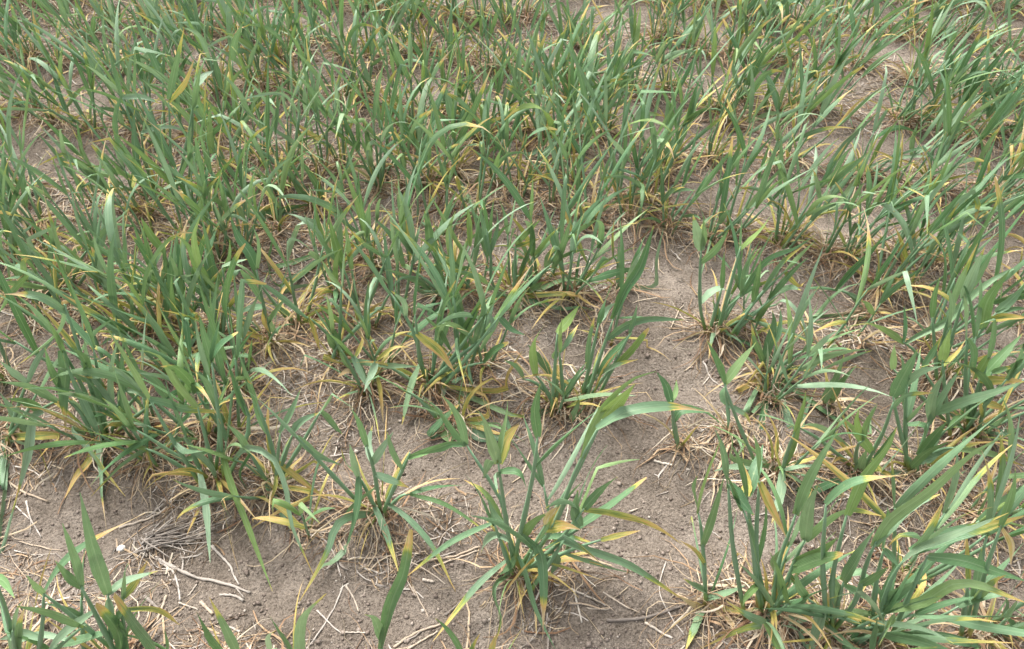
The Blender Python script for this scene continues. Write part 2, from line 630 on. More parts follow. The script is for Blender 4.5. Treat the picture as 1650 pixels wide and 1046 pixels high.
# "@ crop x,y fill | label" starts a plant at its base; then stems (s) and leaves: g green, p pale, y yellow tip,
# Y yellowing, b blunt scorched tip, t dry shrivelled tip, d dead; *n widens a blade
TRACED = '''
@ 8 840,690 4 | bushy wheat plant with a ring of low splayed leaves alone on bare soil
8s 830,640 800,480 770,330 600,60
8s 840,610 890,370 930,170 945,20
Rs 780,830 890,560 940,450 1020,300
Rs 560,880 530,700 500,480
Rg 330,385 250,280 180,190 110,140 *1.3
Rp 325,370 300,260 250,170 200,120
Rg 320,375 250,375 150,410 20,440
Rg 705,340 690,200 720,60 *1.2
Rg 690,490 780,390 900,290 1060,170
Rg 930,440 990,300 1060,170 1200,40 1330,-5 *1.2
Rt 1040,290 1180,210 1400,180 1620,210 *1.6
Rg 1050,245 1130,150 1220,60 *1.7
RY 480,440 540,350 610,275 *1.5
Rg 480,440 430,260 385,195 *1.2
Rg 510,470 545,230 548,150
Rg 500,480 455,470 420,560
Rp 510,540 475,545 500,640 *0.8
Rg 550,520 600,530 650,610
8y 780,480 700,300 590,230 *1.2
8y 735,440 560,520 450,590 310,700
8p 825,520 750,490 700,530 670,590 *1.2
8y 800,620 680,720 590,820 440,1010
8g 840,660 800,680 755,715
8g 850,590 880,680 930,850 1030,1046 *1.2
8t 890,490 950,560 975,700 970,1000 *1.6
8y 740,730 730,800 765,900 735,1040
8g 850,520 930,430 1005,385 *1.1
8y 960,520 1090,510 1230,540 *1.3
8Y 990,470 1080,450 1150,470 *1.5
8b 1090,495 1180,430 1300,350 1470,220 *1.2
8g 1150,455 1120,380 1140,280 *1.6
8g 1040,430 1080,320 1170,230 *1.1
8d 970,440 1005,400 1040,360 *1.6
8Y 1170,370 1290,380 1450,420 1560,480 1650,550 *1.4
8Y 1250,520 1350,495 1440,475 *0.8
8y 1090,545 1250,590 1400,650 1650,810 *1.2
8g 1090,630 1280,650 1400,680 *0.6
8Y 1040,660 1180,690 1280,720 *0.6
8Y 850,680 870,760 850,860 *0.8
8d 890,720 930,850 940,980 *0.7
8g 840,600 820,640 760,690
8p 900,560 950,600 1010,590 *1.2
8g 800,470 740,410 700,310
8p 1010,560 1040,600 1010,690 *1.3
@ 8 195,400 3 | wheat plant with wide pale leaves arching down over bare soil and brown thatch
8s 190,380 160,200 120,60
8s 210,370 310,150 330,100
8g 85,215 85,330 50,480 0,620 *1.5
8y 150,360 210,470 250,590 280,690
8y 210,340 330,430 440,560 550,770 *1.2
8y 180,200 260,240 330,270
8g 330,300 450,270 600,255 *0.9
8g 330,130 420,90 530,45
8g 320,190 250,90 220,0 *1.4
8y 40,230 20,150 0,80
8p 100,190 60,130 40,60 *1.2
8p 165,150 210,60 250,0
8p 100,160 130,60 150,-30
8y 340,340 480,340 600,410 720,500 *0.6
8g 160,260 80,330 0,420
7y 1640,430 1580,570 1510,700 1440,820 *1.1
7g 1620,610 1560,640 1500,700
7g 1430,20 1530,110 1644,160
@ 8 195,1240 1 | upright wheat leaf pair with an orange scorched tip rising from below
8s 195,1200 195,1000
8b 195,1046 240,830 300,680 337,470 *1.5
8g 192,980 160,900 112,880 *1.2
@ 8 680,1230 1 | low wheat plant with only two yellow edged tips showing
8s 670,1200 650,1100
8y 590,1080 640,1010 670,970 *1.2
8Y 720,1080 735,1020 750,970 *0.8
@ 7 560,1120 3 | wheat plant with broad dark leaves, two with orange blotched tips
7s 540,1090 530,900 520,780
7s 420,1090 390,800
7g 515,775 450,560 385,290 *1.6
7p 530,780 600,720 760,670 *1.1
7g 390,745 350,600 300,440 *1.1
7g 390,750 330,700 265,620
7t 210,780 290,650 430,530 700,390 *0.9
7Y 590,800 650,720 712,618
7p 430,880 300,980 210,1090 *1.4
7b 640,1090 560,950 460,830 *1.7
7b 760,1090 650,920 550,785 *1.7
7g 400,900 280,850 190,820 *1.2
7g 520,970 400,1000 250,1040 *1.2
7Y 640,850 750,850 865,930 *0.9
7g 560,850 570,920 620,1000
7p 540,800 530,860 560,920
@ 7 100,1130 3 | tangle of low wheat leaves with dry tan tips beside the broad dark leaves
7s 80,1110 60,960
7t 60,1090 90,920 142,805
7g 60,1000 20,850 -10,790 *1.2
7g 410,930 250,870 80,840 *1.2
7g 210,775 160,720 125,685
7p 30,1080 60,950 90,850
7p 240,1000 120,970 0,1000 *1.3
7p 330,1010 180,980 20,1046
7g 230,1040 120,1000 0,960
7g -30,700 20,720 70,800
@ A 40,650 2 | wheat plant with one long striped pale leaf drooping over the soil
As 60,630 190,450 270,300
Ap 300,450 225,500 190,750 120,1046 *1.7
7p -20,640 60,390 100,230 *1.1
7g -10,270 10,200 25,60
Ag 400,375 200,270 0,240 *1.5
Ap 200,590 100,450 0,320 *1.5
Ag 280,430 180,380 50,360 *1.5
Ap 190,240 120,190 0,95 *1.3
AY 430,620 330,700 195,890 *1.4
Ag 30,1000 20,850 40,700
Ay 260,700 310,800 370,960 *0.7
@ A 690,640 4 | wide sprawling wheat plant with a drooping grey tipped leaf and curled blade
As 660,640 560,450 440,340
As 720,640 700,420 640,250
Ag 420,340 350,150 315,0 *1.4
At 440,15 462,150 455,330 465,650 *1.8
4t 310,420 280,540 150,660 -5,780 *0.9
Ay 490,580 620,720 700,830 880,1046 *1.4
Ag 680,510 700,650 715,900 720,1046 *1.4
7t 478,60 482,160 490,280 512,470 *0.9
Ap 1040,680 850,830 640,1046 *1.2
AY 630,790 540,900 455,1060 *1.2
At 880,290 760,220 630,220 490,165 *1.4
Ag 1170,350 1080,220 900,130 *1.7
Ap 1000,300 960,220 880,150
Ap 810,390 830,320 930,300 1030,370 1020,520 950,630 *0.7
Ap 660,490 560,410 480,350 *1.2
Ag 660,160 590,80 500,0 *1.4
4g 450,635 400,500 330,300 *1.6
4g 440,615 330,500 240,400 *1.7
4t 290,470 190,380 -5,370 *1.2
Ag 800,430 720,470 620,500
Ap 700,420 760,380 810,430
@ 7 1050,230 4 | wheat plant in a dense clump with long straight leaves hanging to the soil
4s 1060,1000 1040,900 1000,760
4s 1200,1020 1150,850 1090,690
Ag 1390,420 1250,250 1110,50 830,10 *1.9
Ay 1050,360 1180,390 1300,430 1613,460 *1.2
4g 1060,905 1000,800 940,740 *1.2
4g 1060,920 1090,830 1112,740 *1.2
4g 1200,950 1140,800 1090,680 *1.5
4b 1020,700 1070,620 1147,555 *1.6
4g 1030,680 1050,560 1067,440 *1.2
4g 1010,660 980,560 960,470 *1.1
Ay 960,580 830,480 760,440
Ap 1300,620 1380,720 1480,830 1530,960 *1.1
7p 985,160 992,350 1012,630 *1.1
7g 1060,90 1110,250 1190,450 1312,768 *1.3
7Y 1040,200 1070,350 1110,530 1155,690 *0.45
7Y 980,330 940,410 900,495 *0.6
7g 830,60 900,100 1000,90
7g 1000,100 900,130 820,110
7Y 700,80 730,170 770,230 *0.7
@ 7 1330,270 4 | wheat plant with a long arching pale leaf and cream leaf tip over soil
4s 1290,1040 1240,900
7p 1130,135 1210,70 1330,130 1390,300 1405,440 1510,690 *1.3
7Y 1340,130 1450,230 1540,300 1608,345 *1.2
7g 1255,250 1330,340 1400,470 *1.2
7Y 1510,300 1350,380 1205,468 *1.1
4g 1350,1040 1400,950 1447,830 *1.1
4g 1290,1040 1240,920 1215,800 *1.3
4p 1410,1046 1460,980 1540,940 *1.2
4g 1540,940 1600,1000 1650,1046 *1.3
7g 1200,100 1150,200 1200,290
7Y 1300,200 1320,270 1290,360 *0.8
7g 1220,60 1150,20 1090,-40 *1.2
@ 7 1110,1160 1 | stubby wheat plant with two broad leaf tips rising over bare soil
7g 1090,1080 1020,980 945,865 *1.5
7y 1150,1080 1080,930 1008,795 *1.2
7g 800,1060 795,990 790,945 *0.8
@ 7 1420,1180 1 | wheat plant with one wide bent leaf scorched blunt at its end
7b 1440,1090 1450,900 1565,780 *1.6
7g 1370,1090 1340,970 1298,885 *1.1
7p 1300,1060 1290,985 1330,958 *0.8
@ 9 112,845 2 | thin single stemmed wheat plant standing apart with short paired leaves
9s 112,830 100,600 85,430 75,390
9g 75,390 110,250 182,40 *1.1
9g 72,380 50,280 70,212 *1.0
9g 100,545 150,380 198,220 *1.0
9y 120,840 70,920 10,1060 *1.4
9y 110,770 50,740 0,705
9Y 100,640 50,570 -20,520 *1.0
9Y 130,860 220,855 340,885 *0.9
9g 130,810 230,770 300,740
9d 110,860 50,830 -20,790 *1.2
9d 250,940 160,980 80,1046 *1.1
@ 9 400,890 7 | wheat plant with a broad yellow leaf in its middle and reddish thatch
9s 380,860 330,500 290,370
9s 430,880 460,640 520,470 545,395
9s 440,880 540,620 590,520
9g 300,430 340,560 372,680 *1.3
9g 220,255 280,330 342,402 *1.5
9Y 310,310 310,230 290,150 *1.2
9g 320,290 350,180 387,60 *1.2
9g 540,395 600,250 680,100 750,-10 *1.4
9g 545,390 590,300 640,185 *1.2
9g 595,490 610,370 650,260 *1.5
9y 590,525 680,440 800,375 960,405 *1.2
9b 560,680 640,620 772,590 *1.5
9g 560,640 650,580 745,510 *1.5
9g 400,640 400,450 400,300 *0.6
9Y 440,680 460,780 490,880 *1.5
9Y 370,240 430,370 500,510 *1.0
9g 540,680 580,780 575,860 *1.2
9y 600,880 500,910 300,945 80,1046 *1.2
9p 400,930 430,1000 445,1060 *1.2
9g 340,740 300,800 290,840
9p 380,740 390,820 400,890 *1.4
9g 460,560 440,640 470,720
9g 480,850 560,830 610,790
9g 500,800 470,700 450,640
@ 9 720,990 7 | wheat plant with pale blue stems leaning over and stiff blades above bare soil
9s 720,900 720,720 750,560 790,400
9s 830,820 880,650 930,530
9g 690,700 740,800 720,890 *1.5
9g 800,375 870,220 980,80 1030,-20 *1.4
9t 690,350 780,270 880,230 1085,205 *1.2
9p 640,850 650,950 605,1060 *1.5
9g 690,920 760,990 850,1060 *1.2
9g 775,720 860,580 945,440 *1.7
9g 925,550 1000,420 1180,290 1400,100 1580,10 *1.4
9p 930,540 1080,370 1240,300 *1.2
9g 870,740 930,690 990,650
9g 780,740 850,780 940,830
9g 560,970 640,960 700,980
9g 800,1000 860,920 910,850
9p 600,1046 560,960 480,930
9g 680,850 720,880 780,880
9g 600,800 560,740 545,680
@ 9 980,1020 6 | wheat plant with several wide leaves bending away over straw strewn soil
9s 960,860 1000,720 1060,620 1100,580
9g 955,850 1000,720 1042,615 *1.5
9p 1060,620 1150,560 1380,470 1570,390 *1.1
9y 1100,580 1280,500 1480,450 1660,400 *1.6
9y 1120,570 1200,450 1252,350 *1.1
9y 1110,575 1200,500 1350,400 1500,360 *1.4
9g 1180,598 1350,620 1500,670 1660,720 *1.5
9g 990,830 1080,740 1210,700 *1.3
9y 970,860 1150,820 1350,725 1660,825 *1.3
9g 720,890 820,870 985,890 *1.1
9g 820,1020 920,960 1025,915 *1.2
9p 1000,990 1100,930 1230,860 *1.3
9g 1000,1000 1200,980 1500,1046 *1.7
9Y 800,880 850,920 900,950 *1.1
9g 970,560 1010,610 1040,650
@ 9 1430,1000 3 | dark green wheat plant with wide low leaves and one thin yellow leaf
9g 1395,810 1420,700 1440,560 *1.3
9y 1420,780 1490,720 1555,690 *1.2
9Y 1375,730 1370,600 1365,470 *0.6
9g 1390,900 1520,960 1660,1025 *1.4
9g 1510,1010 1580,950 1660,890 *1.8
9d 1535,450 1580,530 1580,640 *1.2
9p 1350,1000 1400,930 1430,900
9g 1560,900 1610,960 1660,980
@ 9 440,200 4 | small wheat clump with yellow green leaves between bare soil patches
9s 480,190 510,80 540,0
9p 500,190 470,310 428,440 *1.4
9y 500,200 560,240 640,290 *0.9
9p 520,190 600,165 690,170 *0.9
9g 240,130 240,60 220,-20 *1.0
9y 270,130 300,60 330,-10 *0.8
9Y 445,180 450,80 460,0 *0.6
9g 500,170 540,40 570,-60 *1.1
6g 200,800 160,690 118,595 *1.4
9p 220,170 180,180 150,190 *1.3
@ 6 228,1060 2 | single wheat shoot forking into two broad leaves above a white root
6s 228,1040 215,900 205,800
6g 210,795 270,710 352,605 *1.4
6g 205,800 160,690 118,595 *1.3
6g 215,900 200,850 215,800 *1.5
6y 235,900 300,950 330,1000
@ R 1460,415 1 | small young wheat plant with short bent leaves beside white chips
Rs 1450,400 1420,230 1410,150
Rg 1412,160 1385,70 1335,0 *1.2
Rg 1425,255 1470,200 1620,212 *1.2
Rg 1415,160 1435,100 1437,40
Rg 1450,390 1425,300 1410,240
RY 1490,390 1520,310 1575,258 *0.8
@ B 215,450 1 | stub of a wheat plant forked into two folded blunt blades
Bg 195,430 270,280 322,130 *1.5
Bg 240,425 310,310 405,195 *1.3
Bd 250,430 380,415 530,445 *0.8
@ B 420,900 3 | wheat plant leaning over small bare patch with a yellow lower leaf
Bs 400,830 410,720 450,680
Bs 490,790 580,620 640,440
Bg 465,740 400,620 310,530 *1.4
Bg 410,640 405,560 418,480 *0.8
Bg 430,650 480,560 540,450 *0.9
BY 470,790 560,880 700,960 *1.3
Bg 380,1046 440,930 540,780 690,560 *1.1
By 640,480 720,390 900,375 *0.9
Bg 370,940 430,850 470,740 *1.6
Bp 30,600 90,575 200,610 380,740 *0.9
Bg 30,1046 100,940 180,800 290,560 *1.3
@ B 800,900 4 | dense wheat clump of long blades swept over straw
Bs 790,900 830,700 900,500
Bp 820,520 900,400 970,250 *1.4
Bg 640,400 700,280 800,90 *1.6
Bp 730,310 820,240 960,200 *1.1
Bp 830,555 940,430 1090,200
Bg 830,780 920,640 990,560 *1.5
Bg 740,870 860,760 1010,690 *1.3
By 860,840 980,770 1110,720 1240,690 *1.2
By 1060,740 1250,760 1489,850 *1.2
Bg 880,500 1100,430 1300,370 1489,300 *1.7
Bt 930,560 920,430 940,440 945,500 *0.7
Bg 750,580 850,600 760,850 *0.9
Bp 560,890 680,740 820,560 *1.1
Bg 950,960 1080,900 1120,870 *1.3
Bg 720,560 800,470 880,400
Bg 1000,600 1050,540 1200,545 *0.9
@ B 1150,620 4 | wheat clump with yellow striped blades and red brown thatch at its base
Bs 1160,600 1130,400
Bg 1160,715 1280,600 1489,460 *1.5
Bg 1200,690 1340,640 1489,600 *1.4
BY 1200,290 1330,290 1489,300 *1.4
BY 1210,430 1310,460 1400,500 *1.2
Bt 1120,20 1160,100 1155,200 1160,330 *1.3
Bg 1240,240 1330,150 1480,-10 *1.4
By 1280,240 1350,220 1430,200 *1.2
Bg 1260,140 1200,230 1160,290 *1.4
Bg 960,160 975,60 1010,-40 *1.4
By 830,220 900,110 960,0 *1.2
BY 1010,200 1060,110 1110,30 *0.8
BY 1190,540 1200,440 1210,400 *0.9
Bg 1390,260 1440,210 1489,150 *1.6
B 640,220 640,130 650,60
Bt 1270,580 1340,620 1420,700 1480,760 *0.5
@ 6 880,460 2 | wheat plant whose long yellow tipped leaf crosses a grey stick
6y 640,665 750,620 880,605 1032,600 *1.3
6g 630,520 650,470 700,400 780,340 855,318 *1.3
6g 740,350 820,250 900,170 995,55 *1.3
6p 790,370 830,390 862,445
6g 560,490 590,420 632,350 *1.1
6Y 840,390 880,360 925,340 *0.9
6g 620,520 640,440 660,380
6Y 640,720 800,720 960,738 *0.7
@ 6 150,585 5 | upright wheat clump with one leaf arched over to a brown tip
6s 85,440 85,220 90,150
6s 160,560 220,440 290,370
6p 88,160 75,90 50,-10 *1.7
6g 92,155 105,80 100,0
6t 100,415 140,360 200,345 235,400 *1.6
6g 170,555 170,460 140,400 *1.3
6g 340,410 360,300 377,200 *1.2
6g 350,500 400,430 480,370 *1.3
6g 190,340 195,240 200,168
6g 110,220 160,150 222,60 *1.2
6g 250,350 290,250 380,100 *1.3
6g 300,340 400,210 540,150 640,85 *1.2
6y 390,350 480,220 592,130
6p 455,420 500,408 580,520 612,740 *1.0
6p 470,360 520,338 572,352 *1.2
6g 280,140 285,50 280,-60
6g 320,170 380,60 450,-50 *1.2
6y 600,740 590,560 520,440 *0.7
6Y 490,260 560,330 600,300 *0.9
@ 6 420,760 4 | wheat plant with upright leaves over orange brown dead leaves by grey straw
6g 395,680 440,520 432,450 *1.5
6y 380,700 350,600 330,515
6g 450,600 470,500 470,440
6Y 370,860 370,750 342,640 *0.9
6y 300,960 400,860 480,810 600,740 705,675 *1.1
6g 450,890 470,800 482,735 *1.3
6g 370,1046 440,920 535,868 *1.3
6g 540,1046 590,940 642,825 *1.3
6Y 260,840 300,800 380,800 *0.9
6g 500,760 520,640 545,500 *0.8
6g 590,640 600,560 590,480 *0.7
6g 860,1046 900,950 935,895 *1.0
6g 845,1046 840,980 847,925 *0.8
@ 6 1240,780 4 | wheat clump of broad grey green blades with a withered hanging leaf
6s 1260,720 1270,600 1290,520
6g 1060,600 1070,520 1066,425
6g 1050,640 1150,560 1260,510 1350,420 1480,310 1660,215 *1.5
6g 1200,480 1210,380 1240,290
6y 1290,440 1340,300 1422,125 *1.1
6p 1350,390 1400,260 1455,145 *1.5
6g 1380,390 1450,240 1502,150 *1.2
6g 1440,540 1470,400 1575,255 *1.7
6g 1510,460 1580,400 1660,315 *1.4
6Y 1510,510 1570,480 1660,485 *1.2
6g 1560,460 1600,440 1660,440
@ 5 830,385 6 | dense tall wheat clump with many overlapping upright blades over brown thatch
5s 730,330 720,200 700,60
5g 720,185 690,60 660,-60 *1.3
5g 740,170 755,50 745,-60 *1.1
5g 1020,245 1070,130 1107,0 *1.4
5g 920,185 915,80 910,-20 *1.2
5y 940,165 1000,90 1055,45 *1.3
5g 1110,75 1180,40 1235,10
5g 820,465 900,390 1020,320 1110,300 1305,330 *1.4
5Y 1110,370 1180,410 1272,452
5g 1060,440 1140,430 1225,452
5p 1100,380 1090,290 1028,240 *1.2
5g 860,280 900,180 930,100 *1.1
5g 800,300 840,200 900,205
5g 840,130 900,70 960,10
5y 985,240 1000,190 1025,140 *1.3
5y 900,370 960,320 1000,310 *1.1
5Y 870,140 900,120 960,100
@ 5 540,370 6 | tall wheat clump with blue green stems standing over tangled brown thatch
5s 540,330 520,180
5g 300,235 250,100 150,0 *1.3
5g 350,185 290,110 230,0 *1.3
5g 430,160 420,50 400,-30 *1.4
5g 520,185 515,60 550,-30 *1.3
5g 620,140 615,0 600,-60 *1.2
5Y 510,275 480,180 458,100 *1.1
5g 540,325 590,150 682,45 *1.3
5y 380,360 450,330 525,268 *1.1
5y 370,350 380,200 386,80 *1.0
5g 430,490 450,370 520,270 580,258 *1.2
5g 330,160 290,60 310,-40
5y 250,235 320,245 360,270 *1.2
5g 560,240 480,170 440,60
5g 640,230 660,100 640,0
@ 5 80,500 3 | slim wheat plant with bluish stems and a pale leaf arched to one side
5s 75,470 40,330 0,220
5s 90,470 60,330 50,250
5p 88,580 125,455 250,432 *1.3
5g 40,240 30,100 15,0
5g 240,360 220,200 200,60 *1.2
5Y 0,205 60,150 115,118
5y 220,190 120,130 30,50
5g 0,250 -30,120 -60,0 *1.3
5g 10,240 -60,160 -130,60
5d 110,370 160,250 175,220 *1.1
@ 5 420,830 5 | wheat plant with an orange yellow leaf and pale drooping blades
5s 390,710 350,560 280,430 240,370
5s 380,710 370,600 355,470
5s 620,850 590,640 580,560
5g 350,470 370,300 386,125 *1.1
5p 330,470 300,410 240,355
5g 530,640 470,540 390,470 *1.2
5g 560,560 545,420 513,285 *1.5
5g 580,640 590,560 660,420 682,355 *1.6
5g 640,610 680,480 692,375 *1.3
5b 680,480 730,390 757,328 *1.3
5y 555,535 640,460 705,395
5p 720,550 725,500 700,450 *1.2
5Y 410,550 470,640 545,745 *1.4
5b 690,700 740,640 805,603 *1.1
5g 760,480 820,540 885,568 *1.0
5p 180,712 270,715 372,720
5p 378,712 330,850 292,1000 *1.6
5g 470,670 465,620 470,560
5p 490,760 490,830 480,900 *1.2
5p 520,870 550,800 605,760 *1.5
5g 400,720 440,760 490,740
5Y 680,850 710,920 740,1000 *0.9
5Y 550,860 600,900 640,950 *1.1
5y 840,960 870,900 935,845 *1.1
5Y 770,830 800,760 872,645 *1.3
@ 5 130,840 3 | wheat plant with limp pale leaves and two hanging orange leaf tips
5p 60,670 100,750 150,860 *1.4
5p 170,690 130,790 110,840 *1.2
5Y 170,740 185,860 202,990 *1.0
5Y 190,790 215,840 245,895 *0.6
5Y 180,660 260,630 345,630 *1.1
5g 0,640 20,700 50,740 *1.1
5d 60,750 30,740 -20,770
5Y 90,650 100,600 95,570 *0.8
@ 5 560,1000 3 | low wheat plant of short broad blades with yellow tipped ends
5g 510,1060 460,950 395,885 *1.5
5y 320,840 400,880 445,890 *0.8
5b 410,1060 480,980 565,905 *1.5
5g 700,1070 680,990 640,925 *1.5
5g 790,1070 795,960 802,885 *1.1
5Y 700,960 700,910 690,870 *0.9
5Y 770,1046 810,1020 860,990
@ 5 1040,950 4 | wheat plant with a wide dark leaf and several narrow blades over pale roots
5s 1030,920 1010,830 1000,760
5g 1000,755 950,680 900,615 *1.8
5g 935,760 920,620 985,505 *1.3
5g 1050,650 1050,570 1062,485 *1.2
5y 1060,650 1100,580 1143,515 *1.2
5g 1040,560 1090,500 1145,425 *1.4
5b 1180,730 1190,600 1217,485 *1.0
5g 880,780 840,720 785,688 *1.1
5g 940,940 950,870 962,805 *1.5
5g 1040,860 1080,800 1150,780
5Y 1050,800 1045,750 1050,700 *0.8
5y 1000,640 1030,680 1060,700
@ 5 1180,910 3 | wheat plant with one long pale stem holding a wide folded blade
5s 1170,900 1230,720 1310,490
5s 1120,900 1160,850 1240,760
5g 1318,485 1370,350 1440,240 1505,40 *1.7
5g 1270,585 1370,520 1480,490 1650,495 *1.4
5g 1250,765 1310,660 1402,555 *1.6
5b 1330,705 1400,640 1482,535 *1.3
5g 1160,850 1200,780 1250,720 *1.2
5y 1245,770 1330,710 1430,685
5g 1390,560 1410,480 1425,420
5p 1240,510 1280,440 1330,410
5y 1100,980 1140,900 1130,840 *1.1
@ 5 1340,380 1 | slender lone wheat shoot of three narrow leaves on bare soil
5g 1330,345 1335,220 1336,108 *0.9
5p 1510,330 1520,200 1552,50 *0.9
5Y 1310,190 1308,90 1315,0 *0.6
@ 4 1305,600 4 | wheat plant with a thick pale stem over a nest of brown dead leaves
4s 1300,570 1260,380 1235,250
4g 1235,245 1200,170 1150,100 1108,0 *1.5
4g 1240,235 1240,120 1218,45 *1.3
4t 1255,410 1200,300 1150,250 1100,310 1032,408 *1.2
4Y 1240,440 1270,500 1300,560 *1.2
4g 1320,510 1330,450 1380,380
4g 1280,430 1200,440 1150,460 *1.1
4p 1290,480 1330,560 1350,500
4y 1240,560 1180,530 1120,500 *1.1
4Y 1180,560 1200,600 1260,640 *0.9
@ 4 1625,160 3 | wheat plant with a pale leaf folded over toward a grey straw patch
4p 1600,110 1560,60 1470,15 1420,80 1375,258 *1.4
4p 1350,360 1450,330 1644,340 *1.2
4Y 1430,435 1520,400 1660,350 *1.2
4Y 1350,370 1420,480 1500,590 *0.9
4g 1310,240 1310,120 1305,0
4g 1350,330 1290,210 1250,110 *0.9
4p 1400,290 1340,270 1260,260
@ 4 1620,700 2 | slim wheat plant with drooping dark leaves and a yellow lower leaf
4g 1640,610 1590,520 1545,440 *1.1
4g 1600,560 1590,460 1570,370 *0.9
4Y 1480,480 1510,550 1542,645 *1.1
4Y 1550,670 1600,690 1660,712 *1.1
4g 1640,640 1600,610 1570,560 *1.4
4g 1644,330 1590,270 1545,200 *1.1
@ 4 1060,600 5 | upright wheat clump of crossing dark blades above orange dead leaves
4s 1040,580 1045,400 1040,300
4g 1000,375 960,250 900,130 848,88 *1.6
4g 960,260 930,100 965,-10 *1.4
4g 1040,310 1000,120 970,0 *1.3
4g 1080,300 1100,200 1107,108
4g 1100,430 1040,330 950,255 *1.2
4g 860,485 830,380 800,315 *1.3
4g 850,290 830,220 810,170
4g 930,460 890,400 850,335
4g 990,465 985,400 960,320
4Y 1110,390 1150,350 1175,345 *1.3
4p 1070,240 1130,220 1200,200
4p 850,300 900,280 950,275
@ 4 770,450 4 | wheat plant beside a bundle of orange yellow dead leaves
4g 760,325 720,200 690,50 *1.2
4g 790,165 730,90 678,0 *1.4
4g 780,380 770,300 800,200
4Y 640,370 760,420 960,560 *1.2
4d 560,330 700,390 835,460 *1.1
4Y 680,510 760,490 842,488 *1.2
4Y 950,560 940,620 920,690 *1.2
4y 700,540 790,545 872,538 *1.3
4d 700,380 800,400 860,490
4Y 840,470 900,510 950,580 *1.1
4g 800,370 700,310 600,250
@ 4 640,560 3 | wheat plant with one long upright leaf yellowing to its tip
4y 636,535 630,350 656,128 *1.1
4g 610,620 570,500 528,375 *1.4
4y 632,525 580,440 528,368 *0.9
4g 700,640 680,570 676,505 *1.5
4g 560,560 520,590 480,620
4p 720,700 690,660 680,620
@ 4 330,330 4 | dark leaved wheat plant with one blade arched over to a dry white tip
4g 180,355 120,250 58,128 *1.4
4g 240,235 255,100 272,-10 *1.3
4t 350,300 350,180 420,130 550,162 *1.3
4Y 430,150 460,220 492,262 *1.1
4g 230,370 240,280 235,225 *1.2
4g 400,300 370,200 310,140
4g 420,250 480,300 560,310
4g 480,240 430,130 380,40 *1.3
4g 300,390 270,310 240,235
@ 2 350,690 4 | wheat plant on one tall pale stem with two blades rising above tan thatch
2s 350,680 335,400 330,260
2g 330,400 270,250 235,140 *1.3
2p 335,330 330,200 325,110 *1.2
2g 345,480 380,400 430,345 *1.2
2y 400,440 430,380 420,340
@ 2 545,830 5 | wheat plant with a broad flat blade and one long blade withered white at its tip
2s 560,780 540,640 530,560
2g 530,570 520,500 503,420 *1.8
2g 540,640 480,560 415,480 *1.2
2t 575,700 640,520 742,280 *1.3
2g 560,620 600,560 620,480
2g 640,900 700,750 762,690 *1.3
2g 625,990 580,810 545,640 *1.3
2g 330,890 310,760 295,670 *1.3
2g 650,1046 620,950 560,880 *1.3
@ 2 725,650 4 | slender wheat plant with one very long upright blade and a yellow leaf
2g 715,640 750,480 790,240 855,80 *1.1
2Y 640,670 680,610 718,548 *1.4
2g 760,600 830,400 872,100 *0.9
2g 700,640 690,560 660,480
2Y 760,540 830,505 910,485 *1.0
@ 2 1130,530 6 | dense dark wheat clump of stiff blades standing over grey straw
2g 1090,500 1080,400 1048,315 *1.3
2g 1120,500 1130,380 1163,285 *1.3
2g 1200,480 1200,380 1212,305 *1.2
2g 1240,470 1310,370 1368,308 *1.3
2y 1250,400 1300,320 1342,245 *1.1
2g 1000,420 990,320 978,250 *1.3
2g 1330,500 1400,420 1480,350 *1.2
2g 1190,360 1270,290 1330,240
@ 2 1000,700 4 | wheat plant with a limp pale blade bent over reddish brown thatch
2p 1060,565 1040,480 1008,395 *1.2
2p 1070,560 1115,640 1122,740 *1.2
2g 960,690 960,600 950,460
2g 1130,860 1130,780 1120,730
2p 1140,640 1190,670 1245,800 *1.1
2g 900,750 880,660 830,560
@ 2 1560,830 4 | wheat plant with crossing blades beside the bare patch and a drooping yellow leaf
2g 1530,800 1500,650 1478,530 *1.4
2g 1560,760 1600,680 1650,600 *1.4
2y 1420,590 1480,550 1560,560
2g 1500,860 1490,760 1480,660
2p 1430,960 1480,900 1490,850 *1.1
2g 1350,990 1400,960 1420,850
@ 1 760,940 5 | tall wheat plant with a straight blade catching light and a folded pale blade
1s 760,920 700,780 680,640
1s 1080,880 1020,740
1g 585,740 558,570 592,440 *1.6
1y 812,480 850,300 887,135 *1.3
1Y 860,490 890,400 935,285 *1.0
1g 930,530 945,420 968,315 *1.1
1p 940,420 980,370 1028,340 *1.5
1g 1000,725 1010,600 1016,490 *1.5
1g 995,675 900,560 795,455 *1.3
1p 690,640 800,610 915,635 *0.9
1p 480,880 530,800 582,750 *1.4
1g 420,900 340,820 260,720 *1.5
1p 640,660 700,560 760,500
1p 590,470 680,465 775,500 *1.2
@ 1 1110,600 6 | thick wheat clump of wide blades with curled dead leaves heaped below
1g 1065,430 1030,280 1000,220 *1.3
1g 1010,280 960,170 880,130 *1.2
1g 1120,290 1130,200 1172,105 *1.6
1g 1200,330 1220,250 1252,175 *1.2
1g 900,380 830,300 780,200 *1.3
1p 670,300 720,260 785,255 *1.4
1g 800,340 700,330 590,290 *1.4
@ 1 1340,900 5 | wheat plant with a thin upright blade and a pale curve of stem
1g 1290,760 1290,500 1292,245 *0.9
1g 1330,650 1340,540 1336,415 *1.3
1g 1180,890 1180,780 1205,650 *1.1
1g 1290,760 1230,700 1190,610
1p 1440,540 1350,450 1150,480 *0.7
1p 1480,760 1600,580 1640,440
@ 1 1530,980 5 | wheat plant with broad leaning blades and a cream folded leaf beside it
1g 1450,930 1400,830 1358,750 *1.4
1g 1540,930 1480,820 1420,745 *1.6
1g 1200,1046 1220,960 1262,875 *1.6
